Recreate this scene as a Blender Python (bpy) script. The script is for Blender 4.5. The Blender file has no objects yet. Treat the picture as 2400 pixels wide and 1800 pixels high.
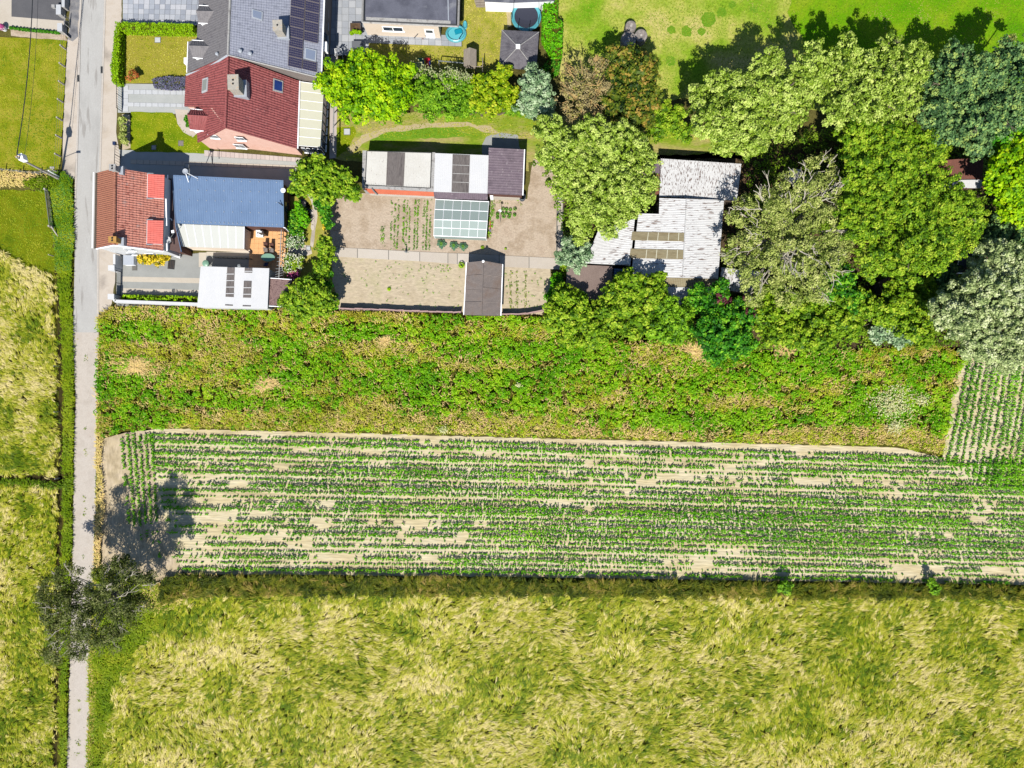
import bpy, math, random
import numpy as np
from mathutils import Vector
random.seed(7)
rng = np.random.default_rng(11)
SC = bpy.context.scene
COL = SC.collection
# ------------------------------------------------------------------ camera, sky, sun, exposure
H = 85.0      # camera height in metres
F = 1600.0    # focal length in photograph pixels (2400 wide)
cam = bpy.data.objects.new('camera', bpy.data.cameras.new('camera'))
COL.objects.link(cam)
cam.location = (0, 0, H)
cam.data.sensor_width = 36.0
cam.data.lens = 24.0
cam.data.clip_start = 1.0
cam.data.clip_end = 3000.0
SC.camera = cam
SUN_V = Vector((-0.11, -0.79, 1.0)).normalized()
W = bpy.data.worlds.new('World')
SC.world = W
W.use_nodes = True
wn = W.node_tree
bg = wn.nodes['Background']
sky = wn.nodes.new('ShaderNodeTexSky')
sky.sky_type = 'NISHITA'
sky.sun_disc = False
sky.sun_elevation = math.asin(SUN_V.z)
sky.sun_rotation = math.radians(188)
sky.ozone_density = 3.0
sky.dust_density = 0.3
wn.links.new(sky.outputs[0], bg.inputs[0])
bg.inputs[1].default_value = 0.08
sl = bpy.data.lights.new('sun', 'SUN')
sl.energy = 5.0
sl.angle = math.radians(0.5)
sl.color = (1.0, 0.955, 0.88)
so = bpy.data.objects.new('sun', sl)
so.rotation_euler = SUN_V.to_track_quat('Z', 'Y').to_euler()
so.location = (-10, -70, 120)
COL.objects.link(so)
SC.view_settings.view_transform = 'Standard'
SC.view_settings.look = 'None'
SC.view_settings.exposure = 0.95
SC.view_settings.gamma = 1.0
SC.view_settings.use_curve_mapping = False
LUM = 2.75     # how bright a sunlit white sheet comes out at this exposure
try:
    SC.cycles.max_bounces = 6
    SC.cycles.diffuse_bounces = 3
    SC.cycles.transparent_max_bounces = 6
except Exception:
    pass

# ------------------------------------------------------------------ measuring helpers (survey of the site)
PXM = F / H
def P(x, y, z=0.0):
    k = (H - z) / F
    return np.array([(x - 1200) * k, (900 - y) * k, z])
def plane(a, b, c):
    a, b, c = map(np.asarray, (a, b, c))
    return a, np.cross(b - a, c - a)
def R(px, py, pl, lift=0.0):
    o = np.array([0, 0, H]); d = np.array([(px - 1200) / F, (900 - py) / F, -1.0])
    p0, n = pl
    t = np.dot(n, p0 - o) / np.dot(n, d)
    nn = n / np.linalg.norm(n)
    if nn[2] < 0: nn = -nn
    return o + d * t + nn * lift
def lin(c):
    out = []
    for v in c:
        v = v / 255.0
        out.append(v / 12.92 if v <= 0.04045 else ((v + 0.055) / 1.055) ** 2.4)
    return out
def C(r, g, b, k=1.0):
    """base colour of a surface that photographs as r, g, b in full sun"""
    return tuple(min(0.86, v / LUM * k) for v in lin((r, g, b))) + (1.0,)

# ------------------------------------------------------------------ numpy noise
_tab = rng.random((256, 256))
def vnoise(x, y):
    xi = np.floor(x).astype(int); yi = np.floor(y).astype(int)
    xf = x - xi; yf = y - yi
    xf = xf * xf * (3 - 2 * xf); yf = yf * yf * (3 - 2 * yf)
    a = _tab[xi & 255, yi & 255]; b = _tab[(xi + 1) & 255, yi & 255]
    c = _tab[xi & 255, (yi + 1) & 255]; d = _tab[(xi + 1) & 255, (yi + 1) & 255]
    return (a * (1 - xf) + b * xf) * (1 - yf) + (c * (1 - xf) + d * xf) * yf
def fbm(x, y, o=4):
    s = 0; a = 0.5; t = 0
    for i in range(o):
        s = s + a * vnoise(x * 2 ** i + 17.3 * i, y * 2 ** i + 5.1 * i); t += a; a *= 0.5
    return s / t
def inpoly(x, y, poly):
    c = np.zeros(len(x), bool); n = len(poly)
    for i in range(n):
        x1, y1 = poly[i]; x2, y2 = poly[(i + 1) % n]
        cond = ((y1 > y) != (y2 > y)) & (x < (x2 - x1) * (y - y1) / ((y2 - y1) or 1e-9) + x1)
        c ^= cond
    return c

# ------------------------------------------------------------------ materials
def ramp(nt, cols, pos=None):
    r = nt.nodes.new('ShaderNodeValToRGB')
    e = r.color_ramp.elements
    n = len(cols)
    pos = pos or ([0.5] if n == 1 else [0.3 + 0.4 * i / (n - 1) for i in range(n)])
    while len(e) < n: e.new(0.5)
    while len(e) > n: e.remove(e[-1])
    for i in range(n):
        e[i].position = pos[i]; e[i].color = cols[i]
    return r
def M(name, cols, scale=1.0, fine=None, finea=0.25, rough=0.85, bump=0.0, bscale=None, stretch=(1, 1, 1), rot=0.0,
      metal=0.0, spec=0.3, detail=6, pos=None, stain=None, stretch2=None):
    m = bpy.data.materials.new(name)
    m.use_nodes = True
    nt = m.node_tree
    b = nt.nodes['Principled BSDF']
    b.inputs['Roughness'].default_value = rough
    b.inputs['Metallic'].default_value = metal
    b.inputs['Specular IOR Level'].default_value = spec
    if not isinstance(cols, list): cols = [cols]
    geo = nt.nodes.new('ShaderNodeNewGeometry')
    def mp(st):
        k = nt.nodes.new('ShaderNodeMapping')
        k.vector_type = 'TEXTURE'
        k.inputs['Scale'].default_value = st
        k.inputs['Rotation'].default_value = (0, 0, rot)
        nt.links.new(geo.outputs['Position'], k.inputs[0])
        return k
    mapn = mp(stretch)
    n1 = nt.nodes.new('ShaderNodeTexNoise')
    n1.inputs['Scale'].default_value = scale
    n1.inputs['Detail'].default_value = detail
    n1.inputs['Roughness'].default_value = 0.6
    nt.links.new(mapn.outputs[0], n1.inputs['Vector'])
    r = ramp(nt, cols, pos)
    nt.links.new(n1.outputs['Fac'], r.inputs[0])
    out = r.outputs[0]
    if stain:     # (colour, scale, stretch, threshold, softness)
        sc_, s2, st2, th, sf = stain
        mp2 = mp(st2)
        n3 = nt.nodes.new('ShaderNodeTexNoise'); n3.inputs['Scale'].default_value = s2; n3.inputs['Detail'].default_value = 5
        nt.links.new(mp2.outputs[0], n3.inputs['Vector'])
        r3 = ramp(nt, [(0, 0, 0, 1), (1, 1, 1, 1)], [th, th + sf])
        nt.links.new(n3.outputs['Fac'], r3.inputs[0])
        mx = nt.nodes.new('ShaderNodeMix'); mx.data_type = 'RGBA'
        nt.links.new(r3.outputs[0], mx.inputs['Factor'])
        nt.links.new(out, mx.inputs['A']); mx.inputs['B'].default_value = sc_
        out = mx.outputs['Result']
    if fine:
        n2 = nt.nodes.new('ShaderNodeTexNoise')
        n2.inputs['Scale'].default_value = fine; n2.inputs['Detail'].default_value = 4
        nt.links.new(mp(stretch2 or stretch).outputs[0], n2.inputs['Vector'])
        mr = nt.nodes.new('ShaderNodeMapRange')
        mr.inputs['From Min'].default_value = 0.3; mr.inputs['From Max'].default_value = 0.7
        mr.inputs['To Min'].default_value = 1 - finea; mr.inputs['To Max'].default_value = 1 + finea
        nt.links.new(n2.outputs['Fac'], mr.inputs['Value'])
        mx = nt.nodes.new('ShaderNodeVectorMath'); mx.operation = 'SCALE'
        nt.links.new(out, mx.inputs[0]); nt.links.new(mr.outputs[0], mx.inputs['Scale'])
        out = mx.outputs[0]
    nt.links.new(out, b.inputs['Base Color'])
    if bump:
        n4 = nt.nodes.new('ShaderNodeTexNoise'); n4.inputs['Scale'].default_value = bscale or fine or scale * 4
        n4.inputs['Detail'].default_value = 5
        nt.links.new(mp(stretch2 or stretch).outputs[0], n4.inputs['Vector'])
        bp = nt.nodes.new('ShaderNodeBump'); bp.inputs['Strength'].default_value = 1.0
        bp.inputs['Distance'].default_value = bump
        nt.links.new(n4.outputs['Fac'], bp.inputs['Height'])
        nt.links.new(bp.outputs[0], b.inputs['Normal'])
    return m
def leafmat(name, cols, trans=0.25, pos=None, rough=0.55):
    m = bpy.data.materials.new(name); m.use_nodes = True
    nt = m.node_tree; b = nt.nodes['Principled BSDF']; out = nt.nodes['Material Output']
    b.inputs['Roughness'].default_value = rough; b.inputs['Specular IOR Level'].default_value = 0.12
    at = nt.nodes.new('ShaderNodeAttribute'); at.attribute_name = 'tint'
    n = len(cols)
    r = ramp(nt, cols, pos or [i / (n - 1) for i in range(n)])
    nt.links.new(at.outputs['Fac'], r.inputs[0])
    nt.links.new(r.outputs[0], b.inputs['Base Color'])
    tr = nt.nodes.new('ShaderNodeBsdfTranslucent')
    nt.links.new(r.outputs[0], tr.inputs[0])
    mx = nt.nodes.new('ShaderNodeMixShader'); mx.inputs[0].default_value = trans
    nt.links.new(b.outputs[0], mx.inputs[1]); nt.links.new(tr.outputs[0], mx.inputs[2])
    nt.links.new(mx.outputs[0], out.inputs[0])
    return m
def glassmat(name, col, rough=0.1, alpha=0.45):
    m = bpy.data.materials.new(name); m.use_nodes = True
    b = m.node_tree.nodes['Principled BSDF']
    b.inputs['Base Color'].default_value = col; b.inputs['Roughness'].default_value = rough
    b.inputs['Alpha'].default_value = alpha; b.inputs['Specular IOR Level'].default_value = 0.6
    return m

# ------------------------------------------------------------------ object helpers
ORI = {}
def props(o, label=None, cat=None, group=None, kind=None):
    if label: o['label'] = label
    if cat: o['category'] = cat
    if group: o['group'] = group
    if kind: o['kind'] = kind
def thing(name, label, cat, loc=(0, 0, 0), group=None):
    o = bpy.data.objects.new(name, None); COL.objects.link(o)
    o.empty_display_size = 0.2
    o.location = (float(loc[0]), float(loc[1]), float(loc[2]))
    ORI[o.name] = np.array([float(v) for v in loc])
    props(o, label, cat, group)
    return o
def link(name, me, parent=None, loc=None, kind=None, label=None, cat=None, group=None):
    o = bpy.data.objects.new(name, me); COL.objects.link(o)
    base = np.zeros(3) if parent is None else ORI[parent.name]
    if parent is not None: o.parent = parent
    if loc is not None:
        loc = np.asarray(loc, float)
        o.location = tuple(loc - base)
        ORI[o.name] = loc
    else:
        ORI[o.name] = base
    props(o, label, cat, group, kind)
    return o
def obj(name, verts, faces, mat, parent=None, smooth=False, kind=None, label=None, cat=None, group=None, loc=None):
    v = np.asarray(verts, float).reshape(-1, 3)
    if loc is not None: base = np.asarray(loc, float)
    else: base = np.zeros(3) if parent is None else ORI[parent.name]
    me = bpy.data.meshes.new(name)
    me.from_pydata((v - base).tolist(), [], [list(map(int, f)) for f in faces])
    if mat: me.materials.append(mat)
    if smooth: me.polygons.foreach_set('use_smooth', [True] * len(me.polygons))
    me.update()
    return link(name, me, parent, loc, kind, label, cat, group)
def quadmesh(name, co, mat, tint=None, parent=None, kind=None, label=None, cat=None, group=None, k=4, smooth=False):
    """co: (n, k, 3) world corners of n separate faces"""
    n = len(co)
    base = np.zeros(3) if parent is None else ORI[parent.name]
    me = bpy.data.meshes.new(name)
    me.vertices.add(n * k)
    me.vertices.foreach_set('co', (co - base).reshape(-1).astype(np.float32))
    me.loops.add(n * k)
    me.loops.foreach_set('vertex_index', np.arange(n * k, dtype=np.int32))
    me.polygons.add(n)
    me.polygons.foreach_set('loop_start', np.arange(0, n * k, k, dtype=np.int32))
    me.update(calc_edges=True)
    if tint is not None:
        a = me.attributes.new('tint', 'FLOAT', 'FACE')
        a.data.foreach_set('value', np.clip(tint, 0, 1).astype(np.float32))
    me.materials.append(mat)
    return link(name, me, parent, None, kind, label, cat, group)
class MB:
    def __init__(s): s.v = []; s.f = []
    def add(s, v, f):
        n = len(s.v); s.v.extend([tuple(map(float, p)) for p in v]); s.f.extend([[i + n for i in q] for q in f]); return s
    def prism(s, pts, z0, z1, top=None):
        """pts: xy polygon; z0/z1 numbers or per-point lists"""
        n = len(pts)
        a = z0 if hasattr(z0, '__len__') else [z0] * n
        b = z1 if hasattr(z1, '__len__') else [z1] * n
        t = top if top is not None else pts
        v = [(pts[i][0], pts[i][1], a[i]) for i in range(n)] + [(t[i][0], t[i][1], b[i]) for i in range(n)]
        f = [list(range(n))[::-1], list(range(n, 2 * n))] + [[i, (i + 1) % n, n + (i + 1) % n, n + i] for i in range(n)]
        return s.add(v, f)
    def box(s, c, d, rz=0.0):
        x, y, z = d[0] / 2, d[1] / 2, d[2] / 2
        cs, sn = math.cos(rz), math.sin(rz)
        v = [(c[0] + i * x * cs - j * y * sn, c[1] + i * x * sn + j * y * cs, c[2] + k * z) for k in (-1, 1) for i, j in ((-1, -1), (1, -1), (1, 1), (-1, 1))]
        return s.add(v, [[3, 2, 1, 0], [4, 5, 6, 7], [0, 1, 5, 4], [1, 2, 6, 5], [2, 3, 7, 6], [3, 0, 4, 7]])
    def tube(s, pts, rad, n=6):
        pts = [np.asarray(p, float) for p in pts]
        if not hasattr(rad, '__len__'): rad = [rad] * len(pts)
        v = []; f = []
        for i, p in enumerate(pts):
            d = pts[min(i + 1, len(pts) - 1)] - pts[max(i - 1, 0)]
            d = d / (np.linalg.norm(d) + 1e-9)
            a = np.cross(d, [0, 0, 1.0]) if abs(d[2]) < 0.95 else np.cross(d, [1.0, 0, 0])
            a /= np.linalg.norm(a); b = np.cross(d, a)
            for k in range(n):
                t = 2 * math.pi * k / n
                v.append(p + rad[i] * (math.cos(t) * a + math.sin(t) * b))
        for i in range(len(pts) - 1):
            for k in range(n):
                f.append([i * n + k, i * n + (k + 1) % n, (i + 1) * n + (k + 1) % n, (i + 1) * n + k])
        f.append(list(range(n))[::-1]); f.append([(len(pts) - 1) * n + k for k in range(n)])
        return s.add(v, f)
    def lathe(s, c, prof, n=20, sx=1.0, sy=1.0):
        v = []; f = []
        for r, z in prof:
            for k in range(n):
                t = 2 * math.pi * k / n
                v.append((c[0] + r * sx * math.cos(t), c[1] + r * sy * math.sin(t), c[2] + z))
        for i in range(len(prof) - 1):
            for k in range(n):
                f.append([i * n + k, i * n + (k + 1) % n, (i + 1) * n + (k + 1) % n, (i + 1) * n + k])
        f.append(list(range(n))[::-1]); f.append([(len(prof) - 1) * n + k for k in range(n)])
        return s.add(v, f)
    def out(s, name, mat, parent=None, **kw): return obj(name, s.v, s.f, mat, parent, **kw)
def jag(pts, j, step=12):
    """a survey outline in pixels, subdivided and roughened"""
    o = []; n = len(pts)
    for i in range(n):
        a = np.array(pts[i], float); b = np.array(pts[(i + 1) % n], float)
        L = np.linalg.norm(b - a); m = max(1, int(L / step))
        for k in range(m):
            p = a + (b - a) * k / m
            if j: p = p + np.array([random.uniform(-j, j), random.uniform(-j, j)])
            o.append((p[0], p[1]))
    return o
def sheet(name, pts, z, mat, parent=None, j=0, step=12, kind='structure', **kw):
    q = jag(pts, j, step) if j else pts
    v = [P(x, y, 0) * [1, 1, 0] + [0, 0, z] for x, y in q]
    return obj(name, v, [list(range(len(v)))], mat, parent, kind=None if parent else kind, **kw)
def slab(name, pts, z0, z1, mat, parent=None, **kw):
    w = [P(x, y, 0)[:2] for x, y in pts]
    return MB().prism(w, z0, z1).out(name, mat, parent, **kw)

def relief(a, b, c, d, upitch, ufn, vpitch=0, vstep=0.0, us=4, thick=0.10, lap=False):
    """a-b: eave corners, d-c: ridge corners. A roof surface with real waves, joints and steps, closed below."""
    a, b, c, d = [np.asarray(q, float) for q in (a, b, c, d)]
    n = np.cross(b - a, d - a); n /= np.linalg.norm(n)
    if n[2] < 0: n = -n
    Lu = (np.linalg.norm(b - a) + np.linalg.norm(c - d)) / 2
    Lv = (np.linalg.norm(d - a) + np.linalg.norm(c - b)) / 2
    nu = max(1, int(round(Lu / upitch)))
    U = np.arange(nu * us + 1) / (nu * us)
    hu = np.array([ufn((u * nu) % 1.0) for u in U])
    if vpitch:
        nv = max(1, int(round(Lv / vpitch)))
        V = []; hv = []
        for r in range(nv):
            V += [r / nv, (r + 1) / nv]; hv += [vstep, 0.0]
    else:
        V = [0.0, 1.0]; hv = [0.0, 0.0]
    V = np.array(V); hv = np.array(hv)
    uu, vv = np.meshgrid(U, V)
    hh = hu[None, :] + hv[:, None]
    if vpitch:   # each tile sits a little unevenly
        rr = rng.normal(0, 0.004, (len(V) // 2 + 1, nu + 1))
        hh = hh + rr[np.arange(len(V)) // 2][:, (np.arange(len(U)) // us).clip(0, nu)]
    pos = ((1 - uu) * (1 - vv))[..., None] * a + (uu * (1 - vv))[..., None] * b + (uu * vv)[..., None] * c + ((1 - uu) * vv)[..., None] * d
    pos = pos + hh[..., None] * n
    nr, nc = uu.shape
    v = pos.reshape(-1, 3)
    idx = np.arange(nr * nc).reshape(nr, nc)
    q = np.stack([idx[:-1, :-1], idx[:-1, 1:], idx[1:, 1:], idx[1:, :-1]], -1).reshape(-1, 4).tolist()
    low = np.array([a, b, c, d]) - n * thick
    m = len(v); v = np.vstack([v, low])
    A, B, Cc, D = m, m + 1, m + 2, m + 3
    q.append([A, D, Cc, B])
    q.append(idx[0, :].tolist()[::-1] + [A, B]); q.append(idx[-1, :].tolist() + [Cc, D])
    q.append(idx[:, 0].tolist() + [D, A]); q.append(idx[:, -1].tolist()[::-1] + [B, Cc])
    return v, q
pan = lambda t: 0.030 * math.sin(2 * math.pi * t)
cor = lambda t: 0.014 * math.sin(2 * math.pi * t)
flat = lambda t: -0.02 if t < 0.12 else 0.0
rib = lambda t: 0.045 if t < 0.3 else 0.0
def roof(name, a, b, c, d, mat, parent, kind='pan', up=0.28, vp=0.34, st=0.03, label=None, us=4):
    fn = {'pan': pan, 'cor': cor, 'flat': flat, 'rib': rib, 'none': lambda t: 0.0}[kind]
    v, q = relief(a, b, c, d, up, fn, vp, st, us=us)
    return obj(name, v, q, mat, parent, label=label)
def walls(name, top, mat, parent, inset=0.25, drop=0.12, base=0.0, label=None):
    """vertical walls from the ground up to an outline under the roof"""
    t = np.array(top, float); c = t.mean(0)
    dd = t - c; L = np.linalg.norm(dd[:, :2], axis=1, keepdims=True)
    t[:, :2] = c[:2] + dd[:, :2] * np.maximum(0.2, (L - inset) / L)
    t[:, 2] -= drop
    n = len(t)
    v = [(p[0], p[1], base) for p in t] + [tuple(p) for p in t]
    f = [[i, (i + 1) % n, n + (i + 1) % n, n + i] for i in range(n)] + [list(range(n))[::-1], list(range(n, 2 * n))]
    return obj(name, v, f, mat, parent, label=label)
def ribbon(a, b, w, h, lift=0.0):
    """a bar between two points"""
    m = MB(); m.tube([np.asarray(a) + [0, 0, lift], np.asarray(b) + [0, 0, lift]], w, 4)
    return m
def onroof(name, pl, pts, h0, h1, mat, parent, **kw):
    """a plate lying on a roof plane, its outline surveyed in pixels"""
    lo = [R(x, y, pl, h0) for x, y in pts]; hi = [R(x, y, pl, h1) for x, y in pts]
    n = len(pts)
    f = [list(range(n))[::-1], list(range(n, 2 * n))] + [[i, (i + 1) % n, n + (i + 1) % n, n + i] for i in range(n)]
    return obj(name, lo + hi, f, mat, parent, **kw)

# ------------------------------------------------------------------ materials used
m_soilbase = M('base_earth', [C(95, 88, 45), C(120, 115, 60), C(85, 80, 40)], 0.4, 6, 0.3, bump=0.03, spec=0.06)
m_road = M('road_asphalt', [C(200, 198, 193), C(218, 216, 211), C(208, 205, 200)], 0.35, 18, 0.07, stretch=(1, 3, 1), rough=0.9, stain=(C(188, 184, 178), 0.8, (.5, 4, 1), .6, .06))
m_kerb = M('kerb_concrete', [C(222, 212, 200), C(234, 226, 216)], 1.5, 12, 0.08)
m_pave = M('pavement_sand', [C(222, 206, 186), C(236, 223, 207), C(228, 214, 196)], 0.5, 14, 0.1, stain=(C(196, 184, 170), 0.35, (1, 1, 1), 0.56, 0.14))
m_pave_g = M('pavement_grey', [C(120, 120, 125), C(150, 150, 154), C(176, 172, 168)], 0.9, 10, 0.15, pos=[0.35, 0.5, 0.65])
m_track = M('track_gravel', [C(216, 204, 190), C(230, 219, 206), C(222, 209, 195)], 0.6, 22, 0.16, bump=0.01, stain=(C(150, 140, 105), 5.0, (1, 1.6, 1), 0.68, 0.06))
m_lawn_w = M('lawn_olive', [C(128, 148, 22), C(158, 165, 30), C(186, 178, 62), C(140, 158, 26)], 0.55, 9, 0.24, bump=0.04, pos=[0.3, 0.45, 0.6, 0.75], spec=0.06)
m_lawn_d = M('lawn_dark', [C(104, 128, 12), C(132, 145, 14), C(150, 155, 30)], 0.6, 9, 0.24, bump=0.04, spec=0.06)
m_lawn_f = M('lawn_dry', [C(160, 160, 50), C(186, 176, 72), C(172, 168, 52)], 0.8, 8, 0.18, bump=0.03, spec=0.06)
m_lawn_g = M('lawn_green', [C(116, 150, 10), C(148, 168, 20), C(172, 178, 34)], 0.6, 8, 0.18, bump=0.03, spec=0.06)
m_lawn_e = M('lawn_yellow', [C(160, 168, 50), C(190, 182, 84), C(205, 192, 102)], 0.7, 8, 0.2, bump=0.03, spec=0.06)
m_lawn_s = M('lawn_worn', [C(124, 168, 30), C(160, 182, 56), C(204, 188, 120), C(150, 176, 50)], 0.35, 7, 0.2, bump=0.03, stretch=(2.6, 1, 1), pos=[0.34, 0.46, 0.58, 0.7], spec=0.06)
m_meadow = M('meadow_grass', [C(120, 178, 24), C(160, 194, 52), C(204, 208, 98), C(226, 214, 130), C(180, 198, 66)], 0.14, 3.5, 0.22, bump=0.05, pos=[0.3, 0.42, 0.52, 0.6, 0.72], detail=9, spec=0.06)
m_meadow2 = M('meadow_lush', [C(96, 168, 4), C(124, 182, 10), C(156, 190, 30), C(176, 186, 60)], 0.2, 4, 0.18, bump=0.05, pos=[0.3, 0.48, 0.62, 0.75], spec=0.06)
m_patch = M('meadow_dark_patch', [C(116, 168, 34), C(140, 182, 50)], 1.2, 6, 0.2, bump=0.04, spec=0.06)
m_worn = M('worn_earth', [C(206, 190, 140), C(222, 204, 160), C(196, 186, 120)], 1.0, 8, 0.12, spec=0.06)
m_gravel = M('grey_gravel', [C(176, 178, 174), C(190, 192, 188)], 0.7, 16, 0.12)
m_conc = M('concrete_strip', [C(226, 214, 196), C(236, 226, 210)], 0.8, 10, 0.07)
m_concg = M('concrete_grey', [C(200, 204, 200), C(214, 216, 212)], 0.8, 12, 0.07)
m_concw = M('concrete_white', [C(222, 226, 230), C(236, 238, 240)], 0.8, 12, 0.06)
m_paver = [M('paver_%d' % i, [C(*c), C(*[min(255, v + 10) for v in c])], 2, 14, 0.06, rough=0.7) for i, c in enumerate([(190, 196, 206), (206, 210, 218), (176, 182, 194), (216, 218, 224)])]
m_slab = [M('slab_%d' % i, [C(*c), C(*[min(255, v + 8) for v in c])], 1.5, 14, 0.07) for i, c in enumerate([(196, 200, 206), (208, 211, 216), (186, 191, 199)])]
m_pathslab = [M('path_slab_%d' % i, [C(*c), C(*[min(255, v + 8) for v in c])], 1.2, 12, 0.06) for i, c in enumerate([(226, 214, 198), (232, 221, 206), (220, 207, 190)])]
m_pinktile = [M('pink_tile_%d' % i, [C(*c)], 1.2, 12, 0.05) for i, c in enumerate([(226, 212, 206), (234, 221, 214)])]
m_orange = M('terracotta_terrace', [C(248, 184, 122, 1.25), C(250, 196, 138, 1.25)], 2, 14, 0.08, rough=0.6)
m_asph = M('dark_asphalt_drive', [C(104, 104, 108), C(118, 117, 120)], 0.7, 26, 0.22)
m_soil = M('garden_soil', [C(216, 194, 170), C(228, 208, 184), C(204, 182, 156), C(234, 216, 192)], 0.45, 5, 0.13, bump=0.05, bscale=3.5, pos=[0.3, 0.45, 0.6, 0.75], spec=0.06)
m_soil2 = M('garden_soil_dry', [C(214, 196, 164), C(232, 214, 184), C(218, 206, 166)], 0.5, 5, 0.13, bump=0.07, bscale=2.2, stretch2=(2.4, 1, 1), spec=0.06)
m_field = M('field_soil', [C(216, 198, 152), C(242, 224, 178), C(250, 236, 198), C(226, 208, 162)], 0.5, 2.6, 0.2, bump=0.08, bscale=2.6, stretch=(3, 1, 1), stretch2=(5, 0.6, 1), rot=-0.025, pos=[0.3, 0.45, 0.58, 0.74], spec=0.06)
m_fieldv = M('headland_soil', [C(196, 176, 140), C(226, 206, 170), C(234, 214, 184)], 0.6, 3.0, 0.2, bump=0.06, bscale=3, stretch2=(0.8, 3.0, 1), spec=0.06)
m_under = M('undergrowth_floor', [C(80, 92, 20), C(104, 100, 34), C(70, 80, 22)], 0.5, 5, 0.3, bump=0.08, spec=0.06)
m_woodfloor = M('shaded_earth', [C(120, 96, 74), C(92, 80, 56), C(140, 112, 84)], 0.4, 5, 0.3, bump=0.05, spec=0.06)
m_ditch = M('ditch_earth_and_shade', [C(60, 54, 30), C(84, 76, 36)], 1, 6, 0.3, bump=0.05, spec=0.06)  # wet soil, with the ditch's shadow put into the dark colour
m_water = M('dark_pond_water', C(14, 18, 20), rough=0.08, spec=0.5)

m_rtile = M('red_roof_tiles', [C(186, 108, 88, 1.3), C(210, 142, 124, 1.3), C(156, 84, 70, 1.3)], 2.2, 7, 0.2, rough=0.75, stain=(C(196, 168, 160), 1.2, (1, 1, 1), 0.6, 0.1))
m_rtile2 = M('orange_brown_roof_tiles', [C(182, 116, 92), C(196, 130, 104), C(170, 104, 84)], 2.0, 8, 0.15, rough=0.75)
m_rsheet = M('coral_roof_sheet', [C(244, 122, 108, 1.45), C(250, 134, 120, 1.45)], 1.5, 10, 0.05, rough=0.5)
m_wine = M('wine_roof_tiles', [C(152, 76, 76, 1.12), C(174, 94, 92, 1.12), C(130, 62, 64, 1.12)], 1.8, 7, 0.22, rough=0.7, stain=(C(186, 120, 120), 2.0, (1, 1, 1), 0.62, 0.12))
m_slate = M('grey_roof_tiles', [C(164, 168, 186), C(180, 184, 200), C(152, 156, 172)], 1.6, 8, 0.1, rough=0.6)
m_slatew = M('brown_grey_roof_tiles', [C(134, 130, 132), C(146, 142, 144), C(124, 120, 124)], 1.6, 8, 0.12, rough=0.7)
m_blue = M('blue_metal_roof', [C(118, 146, 184, 1.15), C(130, 158, 196, 1.15)], 0.6, 8, 0.06, rough=0.42, metal=0.0, spec=0.5)
m_white = M('white_render', [C(255, 255, 255), C(246, 248, 250)], 0.8, 10, 0.03, rough=0.8)
m_whiter = M('white_corrugated_sheet', [C(246, 247, 249), C(255, 255, 255)], 0.6, 9, 0.04, rough=0.6)
m_whitep = M('white_paint', (0.62, 0.63, 0.64, 1), rough=0.5)
m_cream = M('cream_roof_panels', [C(244, 242, 214), C(248, 246, 222)], 0.5, 10, 0.03, rough=0.5)
m_creamg = M('pale_roof_panels', [C(232, 234, 226), C(238, 240, 232)], 0.5, 10, 0.03, rough=0.5)
m_brick = M('pink_brick', [C(226, 180, 162, 1.5), C(236, 196, 180, 1.5)], 1.5, 9, 0.06)
m_brickd = M('brown_brick', [C(110, 72, 62), C(126, 84, 72)], 1.5, 12, 0.18)
m_creamw = M('cream_render', [C(244, 226, 204, 1.3), C(248, 232, 214, 1.3)], 0.8, 10, 0.03)
m_greyw = M('grey_wall', [C(150, 140, 134), C(162, 152, 146)], 0.8, 10, 0.06)
m_bitum = M('dark_bitumen', [C(96, 98, 112), C(122, 124, 138), C(84, 86, 100)], 0.35, 9, 0.12, detail=8, stain=(C(150, 152, 160), 0.5, (1, 1, 1), 0.58, 0.1))
m_bitumb = M('brown_bitumen', [C(112, 88, 84), C(126, 100, 94)], 1.0, 9, 0.15)
m_grroof = M('gravelled_roof', [C(120, 92, 90), C(176, 146, 140), C(140, 110, 106)], 6, 16, 0.2, pos=[0.4, 0.55, 0.65])
m_sky = M('dirty_skylight_sheet', [C(110, 100, 96), C(132, 124, 120), C(96, 88, 86)], 1.4, 7, 0.22, stretch=(0.5, 3, 1), rough=0.5)
m_skyo = M('ochre_skylight_sheet', [C(156, 142, 108), C(172, 160, 126), C(150, 130, 90)], 0.9, 6, 0.15, stretch=(3, 0.6, 1), rough=0.5)
m_barnw = M('lichened_white_sheet', [C(244, 244, 244), C(255, 255, 255)], 0.6, 7, 0.08, rough=0.6, stain=(C(140, 122, 116), 3.2, (0.28, 1.3, 1), 0.55, 0.04))
m_barnh = M('rust_streaked_white_sheet', [C(244, 244, 244), C(255, 255, 255)], 0.6, 7, 0.08, rough=0.6, stain=(C(146, 126, 118), 2.2, (2.2, 0.3, 1), 0.59, 0.04))
m_barnl = M('mossy_white_sheet', [C(240, 236, 226), C(252, 250, 242)], 0.6, 7, 0.06, rough=0.6, stain=(C(150, 130, 118), 3.5, (0.5, 2.2, 1), 0.69, 0.03))
m_mauve = M('mauve_roof_tiles', [C(128, 112, 124), C(144, 128, 138), C(118, 104, 114)], 0.8, 9, 0.14, stain=(C(176, 164, 168), 2.2, (1, 1, 1), 0.62, 0.08))
m_fibre = M('fibre_cement_sheet', [C(138, 128, 124), C(152, 140, 134), C(146, 126, 114)], 0.7, 9, 0.12, stain=(C(190, 184, 170), 6, (1, 1, 1), 0.7, 0.03))
m_coping = M('weathered_coping', [C(186, 184, 182), C(206, 204, 200), C(150, 144, 140)], 2, 10, 0.15)
m_terra = M('new_orange_tiles', [C(232, 124, 88), C(240, 136, 100)], 1.2, 9, 0.07)
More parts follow.
